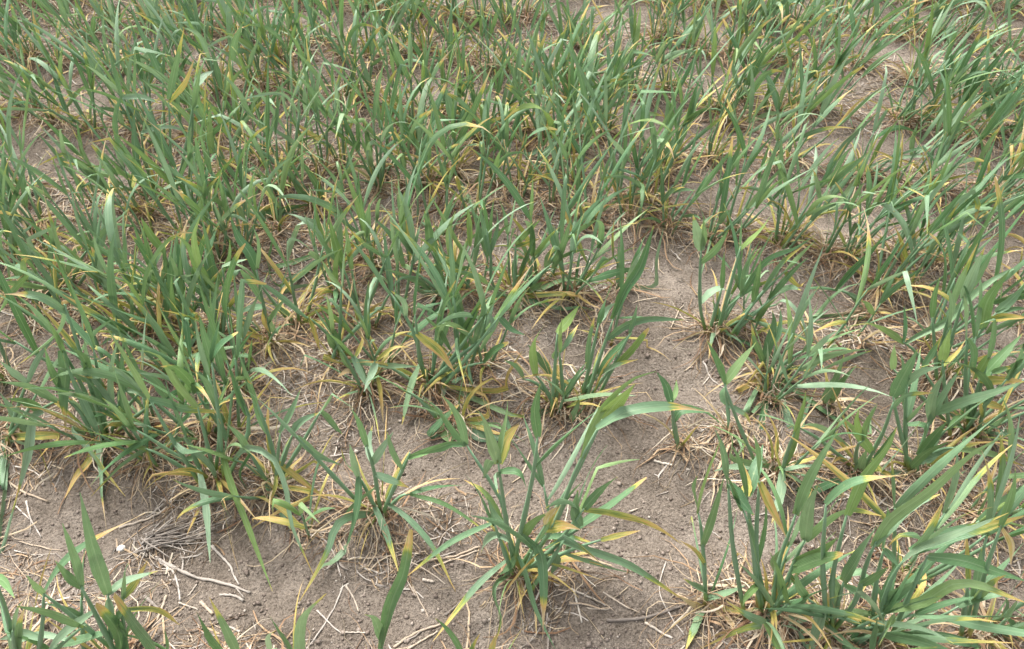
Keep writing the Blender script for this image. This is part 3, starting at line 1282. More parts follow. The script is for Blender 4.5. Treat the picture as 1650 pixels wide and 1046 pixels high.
1t 1250,1046 1310,980 1395,908 *1.5
1g 918,1060 918,950 932,880 *1.4
1Y 950,1010 980,940 1022,900 *1.3
1g 1170,1000 1090,930 1015,900 *1.4
@ 3 850,880 5 | wheat clump swept over with one wide light green blade
3s 820,830 830,640
3g 690,860 780,700 860,620 940,540 *1.7
3g 870,640 980,450 1050,310 *1.2
3g 1105,745 1110,670 1132,595 *1.3
3g 900,800 960,680 1048,565 *1.2
3p 880,800 1050,760 1232,752 *1.1
3g 1180,940 1260,750 1320,650 1500,560 *1.3
3g 700,1030 700,900 685,800 *1.5
@ 3 245,610 4 | wheat plant with one white topped blade bent sharply down
3p 235,560 215,450 260,400 310,450 357,645 *1.2
3g 230,580 250,500 312,430 *1.3
3g 310,410 370,280 452,185 *1.6
3p 360,570 430,545 605,560 *1.2
3g 120,530 130,440 110,360
@ 3 440,580 5 | compact dark wheat clump beside the white topped bent blade
3g 400,520 430,420 502,300 *1.4
3g 470,500 490,420 552,335 *1.2
3g 500,540 560,470 645,385 *1.3
3g 420,500 410,420 420,360
@ 3 1290,660 5 | wheat clump of long parallel blades leaning far over
3g 1230,580 1300,440 1345,365 *1.7
3g 1350,480 1420,300 1505,170 *1.2
3g 1380,520 1480,330 1605,175 *1.3
3g 1260,640 1400,560 1560,530 *1.1
3g 1290,640 1400,450 1460,400 *1.2
'''

count = {'leaf': 0, 'plant': 0}


def lift(pts, Yb, dy=0.0, first=None):
    """photo points -> points near the upright plane Y = Yb through the plant, never under the soil"""
    L = [0.0]
    for a, b in zip(pts[:-1], pts[1:]):
        L.append(L[-1] + math.hypot(b[0] - a[0], b[1] - a[1]))
    L = [x / (L[-1] + 1e-9) for x in L]
    ys = Yb if first is None else first[1]
    tip = on_plane(*pts[-1], Yb + dy)
    if tip[2] < 0.008:
        tip = on_ground(*pts[-1], 0.008)
    out = []
    for k, (p, u) in enumerate(zip(pts, L)):
        if k == 0 and first is not None:
            out.append(np.array(first)); continue
        yy = ys + (tip[1] - ys) * u
        q = on_plane(p[0], p[1], yy)
        lim = gh(q[0], q[1]) + 0.004
        if q[2] < lim:
            q = on_ground(p[0], p[1], lim)
        out.append(q)
    return out


def new_plant(base, label, group=None):
    e = bpy.data.objects.new('wheat_plant', None)
    e.empty_display_size = 0.03
    COL.objects.link(e)
    e.location = base
    tag(e, label, 'wheat plant', group)
    count['plant'] += 1
    return e


def add_mesh(name, geo, mat, base, parent):
    mb = MB(); mb.add(*geo)
    return mb.build(name, mat, base, parent)


def stem_geo(P, r0, r1, nodes=(), green0=0.0):
    n = len(P)
    u = np.linspace(0, 1, n)
    R = r0 + (r1 - r0) * u
    R[-1] *= 0.25
    R[-2] *= 0.8
    for k in nodes:
        R = R + 0.0006 * np.exp(-((u - k) / 0.04) ** 2)
    sen = np.clip((0.30 - u) / 0.30, 0, 1) * random.uniform(0.45, 0.95) + green0
    return tube(P, R, 6, (0, 0, 0, random.random()), sen)


def dead_tuft(base, n, reach, rs, plant):
    """dead leaves lying and curling round the crown, too many to count"""
    x = base[0] + rs.normal(0, 0.010, n); y = base[1] + rs.normal(0, 0.010, n)
    w = rs.choice([0.0009, 0.0014, 0.0023, 0.0040], n, p=[0.40, 0.36, 0.18, 0.06])
    V, F, D = strips(rs, x, y, rs.uniform(0, 2 * pi, n), rs.uniform(0.2, 1.0, n) ** 1.3 * reach, w, np.clip(rs.normal(0.46, 0.30, n), 0, 1),
                     rs.normal(0, 0.50, n), 0.30, rs.uniform(-0.001, 0.022, n), np.zeros(n), rs.uniform(-0.002, 0.012, n), 7)
    return tag(build_arrays('dead_leaf_tuft', V, F, D, M_THATCH, base, plant), kind='stuff')


def grow_leaf(p0, az, el, L, w, droop, kind, rs, n=10):
    """free leaf: starts at p0, direction azimuth/elevation, bends down along its length"""
    P = [np.array(p0)]
    e = el
    st = L / (n - 1)
    da = rs.normal(0, 0.28)
    kink = int(rs.integers(3, n - 2)) if rs.random() < 0.14 else -1
    for i in range(n - 1):
        u = i / (n - 1)
        d = np.array([cos(az) * cos(e), sin(az) * cos(e), sin(e)])
        q = P[-1] + d * st
        lim = gh(q[0], q[1]) + 0.003
        if q[2] < lim:
            q[2] = lim
            e = max(e, -0.1)
        P.append(q)
        if i == kink:
            e -= rs.uniform(0.7, 1.7); az += rs.normal(0, 0.4)
        e -= droop * (0.4 + 1.4 * u) / (n - 1)
        e = max(e, -1.45)
        az += da / (n - 1)
    side = np.array([-sin(az), cos(az), 0.0])
    T0 = unit(P[1] - P[0])
    side = rot(side, T0, rs.normal(0, 0.6))
    return make_blade(np.array(P), w, kind, side, rs.normal(0, 1.3))


KINDS = ['g', 'p', 'y', 'Y', 'b', 't']


def grow_tiller(plant, base, rs, az, tilt, H, lean, nleaf, scale, yellow, wscale=1.0, target=None, trait=''):
    """one pseudo-stem with its leaves; target collects geometry instead of making objects"""
    d = np.array([cos(az) * sin(tilt) + lean[0], sin(az) * sin(tilt) + lean[1], cos(tilt)])
    d = unit(d)
    b0 = base + np.array([cos(az), sin(az), 0]) * rs.uniform(0.002, 0.012)
    b0[2] = gh(b0[0], b0[1]) - 0.004
    P = [b0]
    n = 7
    for i in range(n - 1):
        dd = unit(d + np.array([cos(az), sin(az), 0]) * (0.35 * (1 - i / n) - 0.12) * sin(tilt) + rs.normal(0, 0.03, 3))
        P.append(P[-1] + dd * H / (n - 1))
    P = np.array(P)
    r0 = 0.0024 * scale
    g = stem_geo(P, r0, 0.0017 * scale, (0.55, 0.98))
    if target is None:
        t = add_mesh('tiller', g, M_STEM, base, plant)
    else:
        target[1].add(*g)
    ph = rs.uniform(0, 2 * pi)
    for k in range(nleaf):
        f = [1.0, 0.98, 0.74, 0.50, 0.28][k] if k < 5 else 0.2
        i = f * (n - 1)
        i0 = min(int(i), n - 2)
        p = P[i0] + (P[i0 + 1] - P[i0]) * (i - i0)
        T = unit(P[i0 + 1] - P[i0])
        a = ph + k * pi + rs.normal(0, 0.4)
        opening = [0.10, 0.32, 0.55, 0.75, 0.95][min(k, 4)] * rs.uniform(0.6, 1.35)
        dv = unit(T * cos(opening) + np.array([cos(a), sin(a), 0]) * sin(opening))
        el = math.asin(max(-1, min(1, dv[2])))
        aa = math.atan2(dv[1], dv[0])
        L = [0.100, 0.130, 0.135, 0.110, 0.085][min(k, 4)] * scale * rs.uniform(0.75, 1.2)
        w = [0.0066, 0.0090, 0.0088, 0.0072, 0.0060][min(k, 4)] * wscale * rs.uniform(0.8, 1.2)
        droop = abs(rs.normal(0.15, 0.30)) + 0.11 * k
        if rs.random() < 0.10:
            droop += rs.uniform(1.0, 2.2)
        r = rs.random()
        if k >= 3:
            kind = 'Y' if r < 0.30 + yellow else ('y' if r < 0.6 + yellow else ('d' if r < 0.7 + yellow else 'g'))
        elif k == 2:
            kind = 'Y' if r < yellow * 0.2 else ('y' if r < 0.10 + yellow * 0.6 else ('t' if r < 0.2 + yellow else ('p' if r < 0.35 + yellow else 'g')))
        else:
            kind = 'y' if r < 0.03 + yellow * 0.1 else ('t' if r < 0.10 else ('p' if r < 0.28 else ('b' if r < 0.31 else 'g')))
        if trait == 'pale' and k < 3:
            kind = 'p'
        elif trait == 'blunt' and k in (1, 2):
            kind = 'b'
        elif trait == 'arch' and k == 1:
            kind, droop, L, el = 't', 2.9, L * 1.25, max(el, 0.9)
        geo = grow_leaf(p, aa, el, L, w, droop, kind, rs, 9 if target is None else 7)
        if target is None:
            add_mesh('leaf', geo, M_LEAF, base, t)
            count['leaf'] += 1
        else:
            target[0].add(*geo)


def low_leaves(plant, base, n, rs, target=None):
    """old yellow and dead leaves that spring from the crown"""
    for k in range(n):
        az = rs.uniform(0, 2 * pi)
        kind = rs.choice(['Y', 'd', 'y', 'g'], p=[0.46, 0.34, 0.12, 0.08])
        p = base + np.array([cos(az) * 0.006, sin(az) * 0.006, 0.006])
        geo = grow_leaf(p, az, rs.uniform(0.45, 1.5), rs.uniform(0.04, 0.125), rs.uniform(0.0025, 0.0062), rs.uniform(0.3, 2.3), str(kind), rs, 9)
        if target is None:
            add_mesh('leaf' if kind != 'd' else 'dead_leaf', geo, M_LEAF, base, plant)
            count['leaf'] += 1
        else:
            target[0].add(*geo)


def seg_dist(p, poly):
    best, where = 1e9, None
    for (a, b), (A, B) in zip(zip(poly['px'][:-1], poly['px'][1:]), zip(poly['P'][:-1], poly['P'][1:])):
        vx, vy = b[0] - a[0], b[1] - a[1]
        t = max(0, min(1, ((p[0] - a[0]) * vx + (p[1] - a[1]) * vy) / (vx * vx + vy * vy + 1e-9)))
        d = math.hypot(p[0] - a[0] - t * vx, p[1] - a[1] - t * vy)
        if d < best:
            best, where = d, A + (B - A) * t
    return best, where


def wind(x):
    return 0.02 + 0.20 * min(1.0, max(0.0, (x - 0.0) / 0.7)) - 0.13 * min(1.0, max(0.0, (-x - 0.2) / 0.6))


BASES = []      # every plant base on the ground


def build_traced():
    blocks = [b for b in TRACED.split('@') if b.strip()]
    for bi, blk in enumerate(blocks):
        lines = blk.strip().split('\n')
        head, label = lines[0].split('|')
        hc, hp, fill = head.split()
        bx = pix(hc, hp)[0]
        base = on_ground(*bx)
        base[2] = gh(base[0], base[1])
        rs = np.random.default_rng(1000 + bi)
        plant = new_plant(base, label.strip())
        BASES.append(base[:2])
        stems, firsts = [], []

        def add_stem(px, P):
            Q = spline(P, 9)
            Q[0][2] -= 0.004
            o = add_mesh('tiller', stem_geo(Q, 0.0024, 0.0017, (0.5, 0.97)), M_STEM, base, plant)
            stems.append({'px': [project(q) for q in Q], 'P': Q, 'o': o})

        for ln in lines[1:]:
            c, k = ln[0], ln[1]
            if k != 's':
                continue
            pts = pix(c, ln[2:].strip())
            root = base + np.array([rs.normal(0, 0.006), rs.normal(0, 0.006), 0])
            root[2] = gh(root[0], root[1])
            add_stem(pts, lift([project(root)] + pts, base[1], rs.normal(0, 0.02), root))
        for ln in lines[1:]:
            c, k = ln[0], ln[1]
            if k == 's':
                continue
            body = ln[2:].strip()
            wm = 1.0
            if '*' in body:
                body, q = body.split('*')
                wm = float(q)
            if k == ' ':
                k = 'g'
            pts = pix(c, body)
            near, where, st = 1e9, None, None
            for s in stems:
                d, w = seg_dist(pts[0], s)
                if d < near:
                    near, where, st = d, w, s
            parent = plant
            if near < 17:
                first = where
                parent = st['o']
            else:
                p0 = on_plane(*pts[0], base[1])
                if p0[2] > 0.03:
                    root = base + np.array([rs.normal(0, 0.008) + 0.15 * (p0[0] - base[0]), rs.normal(0, 0.008), 0])
                    root[2] = gh(root[0], root[1])
                    mid = root * 0.45 + p0 * 0.55 + np.array([0.10 * (p0[0] - root[0]), 0, 0.012])
                    add_stem(pts, [root, mid, p0])
                    first = p0
                    parent = stems[-1]['o']
                else:
                    first = np.array([base[0] + rs.normal(0, 0.004), base[1] + rs.normal(0, 0.004), base[2] + 0.004])
                    pts = [project(first)] + pts
            L3 = lift(pts, first[1], rs.normal(0, 0.022), first)
            P = spline(L3, 13)
            firsts.append((np.array(first), unit(P[3] - P[0])))
            T0 = unit(P[4] - P[2])
            mid = P[6]
            tocam = unit(np.array([0, 0, CAM_H]) - mid)
            tocam = rot(tocam, T0, rs.normal(0, 0.55))
            side = np.cross(T0, tocam)
            near_k = 0.0080 * rs.uniform(0.85, 1.15)
            geo = make_blade(P, near_k * wm, k, unit(side), rs.normal(0, 0.6), 3)
            add_mesh('leaf' if k != 'd' else 'dead_leaf', geo, M_LEAF, base, parent)
            count['leaf'] += 1
        for s in stems:
            top = s['P'][-1]
            T = unit(top - s['P'][-3])
            if not any(np.linalg.norm(f - top) < 0.014 and d @ T > 0.55 for f, d in firsts):
                geo = grow_leaf(top - T * 0.004, math.atan2(T[1], T[0]), math.asin(min(1, max(-1, T[2]))), rs.uniform(0.06, 0.10), rs.uniform(0.006, 0.009), 0.3, 'g', rs, 10)
                add_mesh('leaf', geo, M_LEAF, base, s['o'])
                count['leaf'] += 1
        fill = int(fill)
        low_leaves(plant, base, 4 + fill * 2 if fill > 2 else 1 + fill, rs)
        for q in range(max(0, fill - 3)):
            grow_tiller(plant, base + rs.normal(0, 0.012, 3) * (1, 1, 0), rs, rs.uniform(0, 2 * pi), rs.uniform(0.1, 0.6), rs.uniform(0.05, 0.10),
                        (wind(base[0]), 0), 3, 0.8, 0.2)
        dead_tuft(base, 34 + fill * 17, 0.10, rs, plant)


build_traced()

# ---------------------------------------------------------------- wheat: the rest of the drilled rows
N_TRACED = len(BASES)
BARE = [(960, 420, 100, 50), (1045, 600, 70, 60), (1040, 500, 60, 45), (1010, 700, 130, 75), (1050, 900, 120, 80), (700, 720, 70, 45), (420, 930, 130, 75), (120, 830, 110, 60),
        (1370, 500, 60, 45), (1130, 620, 60, 45), (575, 375, 30, 22), (745, 960, 90, 70), (520, 590, 70, 50), (300, 455, 40, 25),
        (1480, 250, 60, 32), (1500, 100, 50, 26), (1560, 900, 70, 40), (1340, 690, 60, 50), (1390, 600, 70, 40),
        (1310, 350, 45, 28), (870, 590, 40, 30), (1420, 180, 40, 18), (1040, 240, 40, 20), (1120, 160, 40, 18), (620, 1010, 150, 50), (1040, 1015, 130, 50), (300, 985, 90, 45), (900, 790, 60, 40)]


def bare(px, py):
    return any(((px - x) / a) ** 2 + ((py - y) / b) ** 2 < 1 for x, y, a, b in BARE)


LAB = {
    'pale': ('wheat plant of chalky pale grey green leaves among darker green plants', 'pale grey green wheat plants in the rows'),
    'arch': ('green wheat plant with one leaf arched right over to a dry tip', 'wheat plants with an arched leaf in the rows'),
    'blunt': ('green wheat plant with blunt orange scorched leaf ends', 'wheat plants with scorched leaf ends in the rows'),
    'full': ('upright green wheat plant of several tillers in the crowded drilled rows', 'full green wheat plants in the rows'),
    'yel': ('wheat plant with many yellow lower leaves among its green tillers in the rows', 'yellowing wheat plants in the rows'),
    'thin': ('thin short wheat plant of one or two tillers between fuller plants', 'thin wheat plants in the rows'),
}

FAR_L, FAR_S = MB(), MB()


def row_plant(base, px, py, seen, RS, front):
    """one plant of the rows: an object of its own when seen, else part of the far crop"""
    t = RS.random()
    kind = 'thin' if (t < 0.14 or (front and t < (0.45 if py < 610 else 0.8))) else ('yel' if t < 0.36 else 'full')
    nt = {'thin': int(RS.integers(1, 3)), 'yel': int(RS.integers(3, 6)), 'full': int(RS.integers(3, 7))}[kind]
    sc = RS.uniform(0.78, 1.12) * (0.8 if kind == 'thin' else 0.95) * (0.92 if py < 230 else 1.0)
    trait = ''
    if kind == 'full':
        q = RS.random()
        trait = 'pale' if q < 0.14 else ('arch' if q < 0.28 else ('blunt' if q < 0.38 else ''))
    if not seen:
        tgt = (FAR_L, FAR_S)
        plant = None
        nt = min(nt, 4)
    else:
        tgt = None
        plant = new_plant(base, *LAB[trait or kind])
        count['row'] = count.get('row', 0) + 1
    a0 = RS.uniform(0, 2 * pi)
    for k in range(nt):
        az = a0 + k * 2 * pi / nt + RS.normal(0, 0.5)
        main = k == 0
        H = (RS.uniform(0.10, 0.15) if main else RS.uniform(0.07, 0.14)) * sc
        grow_tiller(plant, base.copy(), RS, az, RS.uniform(0.02, 0.18) if main else RS.uniform(0.12, 0.45), H,
                    (wind(base[0]) + RS.normal(0, 0.04), RS.normal(0, 0.04)), 4 if main else int(RS.integers(2, 4)), sc,
                    0.34 if kind == 'yel' else 0.12, 1.0, tgt,
                    trait if (main or trait != 'arch') else '')
    low_leaves(plant, base, {'thin': 3, 'yel': 12, 'full': 9}[kind], RS, tgt)
    if tgt is None:
        dead_tuft(base, {'thin': 30, 'yel': 80, 'full': 68}[kind], 0.09, RS, plant)


RS = np.random.default_rng(77)
RS3 = np.random.default_rng(31)
for r in range(-1, 14):
    Y0 = 0.43 + 0.205 * r
    x = -2.4
    while x < 2.4:
        x += RS.uniform(0.030, 0.060)
        if vnoise(x * 5.5, r * 7.3, 21) < -0.33:       # gaps in the stand
            continue
        bx = x + RS.normal(0, 0.008)
        by = Y0 - 0.28 * bx + RS.normal(0, 0.020)
        if RS.random() < 0.10:
            by += RS.uniform(-0.09, 0.09)
        if by < 0.12 or by > 2.75 or abs(bx) > 0.55 + 0.95 * by:
            continue
        base = np.array([bx, by, gh(bx, by)])
        px, py = project(base)
        seen = -70 < px < PW + 70 and -25 < py < PH + 140
        if bare(px, py) or (py > 950 and -60 < px < PW + 60):
            continue
        near = min((math.hypot(bx - q[0], by - q[1]) for q in BASES[:N_TRACED]), default=9)
        if near < (0.05 if py > 600 else 0.028):
            continue
        if seen and py > 430:
            # the front rows are traced; only sparse small plants between them
            if RS.random() < (0.04 if py < 610 else 0.36):
                continue
        if ((px - 715) / 75) ** 2 + ((py - 840) / 75) ** 2 < 1:      # open soil beside the lone bushy plant: its seed fell in the next row
            px, py = 1440 + RS3.uniform(-30, 30), 470.0
            base = on_ground(px, py); base[2] = gh(base[0], base[1])
        row_plant(base, px, py, seen, RS, py > 430)
        if seen:
            BASES.append(base[:2])

FILL = [(865, 285), (835, 320), (905, 262), (800, 300), (925, 300), (880, 230), (620, 590), (480, 520), (545, 470), (640, 500), (300, 560), (380, 620), (180, 620),
        (1000, 330), (1060, 300), (960, 210), (1240, 640), (1500, 560), (1560, 690), (1460, 930), (1590, 1000), (240, 690)]
for px, py in FILL:
    base = on_ground(px, py)
    base[2] = gh(base[0], base[1])
    BASES.append(base[:2])
    row_plant(base, px, py, True, RS3, False)

# the stand is ragged: more plants between the drill rows
RS2 = np.random.default_rng(912)
tries = added = 0
while added < 11 and tries < 4000:
    tries += 1
    px, py = RS2.uniform(-30, 1250), RS2.uniform(300, 650)
    if RS2.random() < 0.22:
        px, py = RS2.uniform(-30, 470), RS2.uniform(600, 750)
    base = on_ground(px, py)
    base[2] = gh(base[0], base[1])
    if bare(px, py) or min(math.hypot(base[0] - q[0], base[1] - q[1]) for q in BASES) < 0.034:
        continue
    BASES.append(base[:2])
    row_plant(base, px, py, True, RS2, False)
    added += 1
fl = FAR_L.build('wheat_crop', M_LEAF)
tag(fl, 'more green wheat running on past the edges of the plot', 'wheat crop', kind='stuff')
fs = FAR_S.build('wheat_crop_stems', M_STEM, (0, 0, 0), fl)
tag(fs, kind='stuff')

# ---------------------------------------------------------------- residue lying on the soil
def ground_path(pts, lift_z, n, amp=0.002, rs=RS):
    P = spline(pts, n)
    for i in range(n):
        P[i][2] = gh(P[i][0], P[i][1]) + lift_z + amp * (0.5 + 0.5 * sin(i * 1.7 + pts[0][0] * 90))
    return P


def stick(name, label, cat, c, s, w0, w1, mat, shade, group=None, branches=()):
    """a stalk, root or twig traced on the ground; widths in mm"""
    def geo(path, a, b):
        pts = [on_ground(*p) for p in pix(c, path)]
        n = 6 + 3 * len(pts)
        P = ground_path(pts, a * 0.00012, n, 0.0012)
        R = np.linspace(a, b, n) * 0.00031 * (1 + 0.16 * np.sin(np.arange(n) * 2.3) + RS.normal(0, 0.06, n))
        return tube(P, R, 7, (0, 0, 0, shade))
    mb = MB(); mb.add(*geo(s, w0, w1))
    o = on_ground(*pix(c, s)[0])
    ob = mb.build(name, mat, o)
    tag(ob, label, cat, group)
    for b, a0, a1 in branches:
        m2 = MB(); m2.add(*geo(b, a0, a1))
        m2.build('branch', mat, o, ob)
    return ob


stick('dead_stalk', 'thick grey weathered stalk with side branches lying beside straw pile', 'stalk', '7', '740,590 900,675 1050,710 1200,765', 7, 4, M_TWIG, 0.75, None,
      [('870,660 875,600', 4, 3), ('1050,770 1130,785 1168,805', 4, 5), ('1130,740 1170,790', 3, 2)])
stick('dead_stalk', 'pale bent root stalk forming a wedge with the thick grey stalk', 'stalk', '7', '1015,540 1100,630 1115,670 1145,725', 5, 3, M_TWIG, 0.85)
stick('dead_stalk', 'dark grey bare stick lying flat on smooth soil', 'stick', '8', '1275,915 1430,912 1560,875 1650,845', 5.5, 4, M_TWIG, 0.18)
stick('dead_stalk', 'long pale grey stick lying under yellow tipped leaf', 'stick', '6', '595,525 720,575 850,610 985,652', 6, 4, M_TWIG, 0.72, None, [('760,590 850,590 930,600', 3, 2)])
stick('dry_root', 'white forked root end on soil beside drooping striped leaf', 'root', '7', '125,330 140,410 180,485', 4, 2, M_TWIG, 0.98, None, [('70,350 135,412', 3, 2.5), ('140,415 125,475', 2, 1)])
stick('dry_root', 'long thin white root running down the soil beside roots heap', 'root', '7', '1650,735 1580,900 1475,1046', 3, 2.4, M_TWIG, 0.95)
stick('dry_root', 'looping pale root along soil under limp yellow leaf tips', 'root', '7', '1420,485 1530,500 1600,570 1640,690', 3.4, 2.6, M_TWIG, 0.9)
stick('dry_root', 'short white root crossing another on the soil below', 'root', '7', '1525,855 1600,935 1650,970', 3, 2, M_TWIG, 0.93)
stick('dry_root', 'white wiry root curving beside the dark grey stick', 'root', '8', '1560,640 1530,740 1540,820 1600,920 1650,990', 2.6, 2, M_TWIG, 0.92)
stick('dry_root', 'cream root curve showing beside the single forked shoot', 'root', '6', '85,1050 150,1015 255,1022', 4.5, 3.4, M_TWIG, 0.95)
stick('dry_root', 'short white root leaning down from thatch onto bare soil', 'root', '6', '95,705 150,780 205,825', 4.4, 2.4, M_TWIG, 0.95)
stick('dry_root', 'pale twisted root end curling on a bare soil patch', 'root', '5', '1130,215 1180,190 1205,243', 4, 2.5, M_STRAW, 0.9)
stick('dry_root', 'white thin root angled across the small bare patch', 'root', '5', '1285,290 1300,255 1335,243 1392,235', 3, 2.6, M_TWIG, 0.97)
stick('dry_root', 'long sinuous tan root trailing over smooth soil', 'root', '6', '895,385 950,470 1010,520 1140,550', 3.4, 2.6, M_STRAW, 0.62)
stick('dry_root', 'tan root loop beside another sinuous root', 'root', '6', '930,390 1010,440 1005,510 985,560', 3, 1.8, M_STRAW, 0.6)
stick('straw_chip', 'short white straw chip lying on bare soil', 'straw', '8', '1503,150 1592,180', 4.5, 4.5, M_STRAW, 0.9)
stick('straw_chip', 'white straw chip propped toward the small young wheat plant', 'straw', '8', '1592,165 1622,92', 4, 4, M_STRAW, 0.97)
stick('straw_chip', 'stout pale straw chip lying below the thick grey stalk', 'straw', '7', '960,808 1022,872', 6, 5, M_STRAW, 0.6)
stick('straw_chip', 'grey straw chip half buried near orange tipped leaves', 'straw', '7', '695,790 770,860', 7, 5, M_TWIG, 0.35)
stick('straw_chip', 'upright pale straw chip next to grey chip', 'straw', '7', '803,790 755,915', 4.5, 4, M_STRAW, 0.6)
stick('straw_chip', 'pale crooked stalk hanging down below straw pile', 'straw', '7', '760,610 825,660 855,740 865,810', 4, 3.5, M_TWIG, 0.85)
for c, s, w, sh in [('8', '120,615 250,600 400,585', 4, .5), ('8', '420,625 540,600 665,572', 5, .55), ('8', '440,650 560,610 660,590', 4, .7), ('8', '330,650 420,610 520,600', 3.5, .4),
                    ('8', '250,1030 340,960 480,905', 5, .6), ('8', '260,1005 330,980 400,930', 4, .45), ('8', '300,1046 380,990 460,940', 4, .7), ('8', '230,1046 330,1020 430,960', 3.4, .55),
                    ('8', '20,735 60,800 82,860', 4, .75), ('8', '500,865 540,830 575,800', 5, .25), ('8', '0,965 60,960 115,965', 3.4, .9), ('8', '390,705 445,715', 6, .8),
                    ('7', '30,230 120,290 225,330', 5, .5), ('7', '560,440 700,400 800,350', 5, .75), ('7', '700,490 800,460 880,440', 4, .5), ('7', '720,520 830,480 900,480', 5, .35),
                    ('7', '880,520 950,490 1000,475', 5, .85), ('7', '740,560 850,500 990,470', 4, .6), ('7', '600,470 640,510 720,540', 4, .2), ('7', '860,820 950,848', 4, .8),
                    ('7', '730,950 790,890 860,840', 3.2, .6), ('7', '940,720 900,780', 3, .8), ('7', '1410,440 1450,400 1490,350', 6, .3), ('7', '260,575 300,610', 3, .3),
                    ('6', '700,540 800,550 900,555', 3, .5), ('6', '760,470 800,450 860,440', 3, .85), ('6', '0,510 60,520 100,545', 4, .7), ('6', '130,760 100,800', 3, .9), ('6', '800,480 850,460 880,500', 2.5, .7),
                    ('9', '40,60 100,40 170,35', 4, .6), ('9', '60,70 150,30 220,30', 3, .75), ('9', '1200,950 1290,1000', 5, .85), ('9', '880,760 960,800', 4, .7), ('9', '1480,150 1560,220 1644,300', 3, .85),
                    ('9', '1540,540 1590,580 1644,600', 4, .6), ('9', '1470,760 1540,780 1620,790', 3, .5), ('9', '1200,200 1290,170 1340,120', 4, .8), ('9', '1400,280 1500,300 1600,340', 3.4, .8),
                    ('8', '1460,930 1530,970 1590,1005', 5, .8), ('8', '1120,770 1140,850 1158,920', 4, .9), ('8', '1100,760 1200,810 1270,850', 4, .85), ('8', '1390,385 1430,370', 4, .8),
                    ('5', '800,480 850,510', 3, .8), ('5', '810,620 850,655', 6, .95), ('5', '1140,565 1200,580 1250,575', 3, .7), ('5', '975,560 1030,610', 3.4, .2),
                    ('4', '1310,640 1340,700 1400,730', 4.5, .9), ('4', '1390,770 1440,740 1480,780', 4, .8), ('4', '1330,820 1420,860 1500,850', 3.4, .85), ('4', '1300,900 1390,870 1480,900', 3.4, .7),
                    ('4', '580,180 650,200 740,240', 5, .55), ('4', '10,470 50,485 100,490', 4, .9)]:
    if sh < 0.5:
        stick('straw', 'dark grey weathered straw stalk lying flat on the soil', 'straw', c, s, w * 0.9, w * 0.7, M_TWIG, sh, 'dark straw stalks on the soil')
    else:
        stick('straw', 'pale dry straw stalk lying flat on the soil', 'straw', c, s, w * 0.9, w * 0.7, M_STRAW, sh, 'pale straw stalks on the soil')

# broken crown of an old stubble plant: bundle of grey stems
oc = on_ground(*pix('7', '700,530')[0])
e = bpy.data.objects.new('stubble_crown', None); COL.objects.link(e); e.location = oc
tag(e, 'old grey stubble crown with a splayed bundle of broken straws', 'stubble')
for k in range(34):
    a = RS.normal(0.45, 0.35) if k < 20 else RS.uniform(0, 2 * pi)
    L = RS.uniform(0.03, 0.085) if k < 20 else RS.uniform(0.02, 0.045)
    p0 = oc + np.array([RS.normal(0, 0.006), RS.normal(0, 0.006), 0])
    pts = [p0, p0 + np.array([cos(a) * L * 0.5, sin(a) * L * 0.5, 0]), p0 + np.array([cos(a + RS.normal(0, 0.3)) * L, sin(a) * L, 0])]
    P = ground_path(pts, RS.uniform(0.0005, 0.007), 7, 0.002)
    R = np.linspace(1, 0.5, 7) * RS.uniform(0.0005, 0.0012)
    mb = MB(); mb.add(*tube(P, R, 5, (0, 0, 0, float(np.clip(RS.normal(0.45, 0.25), 0, 1)))))
    mb.build('broken_straw', M_TWIG, oc, e)

# pebbles
def pebble(px, py, r, label, shade):
    o = on_ground(px, py); o[2] = gh(o[0], o[1]) + r * 0.35
    mb = MB()
    n, m = 6, 8
    V = []
    for i in range(n):
        t = pi * (i + 0.02) / (n - 0.96)
        for j in range(m):
            q = 2 * pi * j / m
            k = r * (1 + RS.normal(0, 0.10))
            V.append(o + np.array([k * sin(t) * cos(q) * 1.2, k * sin(t) * sin(q), k * cos(t) * 0.75]))
    mb.add(np.array(V), ring_faces(n, m), np.tile((0, 0, 0, shade), (n * m, 1)))
    ob = mb.build('pebble', M_STONE, o)
    tag(ob, label, 'pebble')


pebble(193, 880, 0.0042, 'white pebble on soil beside the old stubble crown', 0.95)
pebble(1363, 742, 0.0040, 'white pebble beside an orange leaf at the leaning plant foot', 0.98)
pebble(974, 473, 0.0035, 'pinkish pale pebble at the edge of the bare patch', 0.4)

# loose litter: far too many fragments to count
HEAP = [(490, 600, 75, 50), (610, 895, 110, 60), (285, 890, 100, 62), (400, 800, 170, 45), (1150, 690, 50, 30), (1380, 545, 70, 25), (880, 475, 90, 30),
        (1600, 880, 60, 60), (1350, 900, 70, 40), (150, 330, 60, 30), (950, 390, 60, 20), (860, 960, 100, 60), (560, 700, 60, 40), (1400, 420, 80, 40),
        (300, 380, 60, 30), (60, 760, 60, 30), (1180, 1010, 90, 50), (900, 690, 70, 40), (1550, 760, 70, 30), (730, 640, 90, 30)]


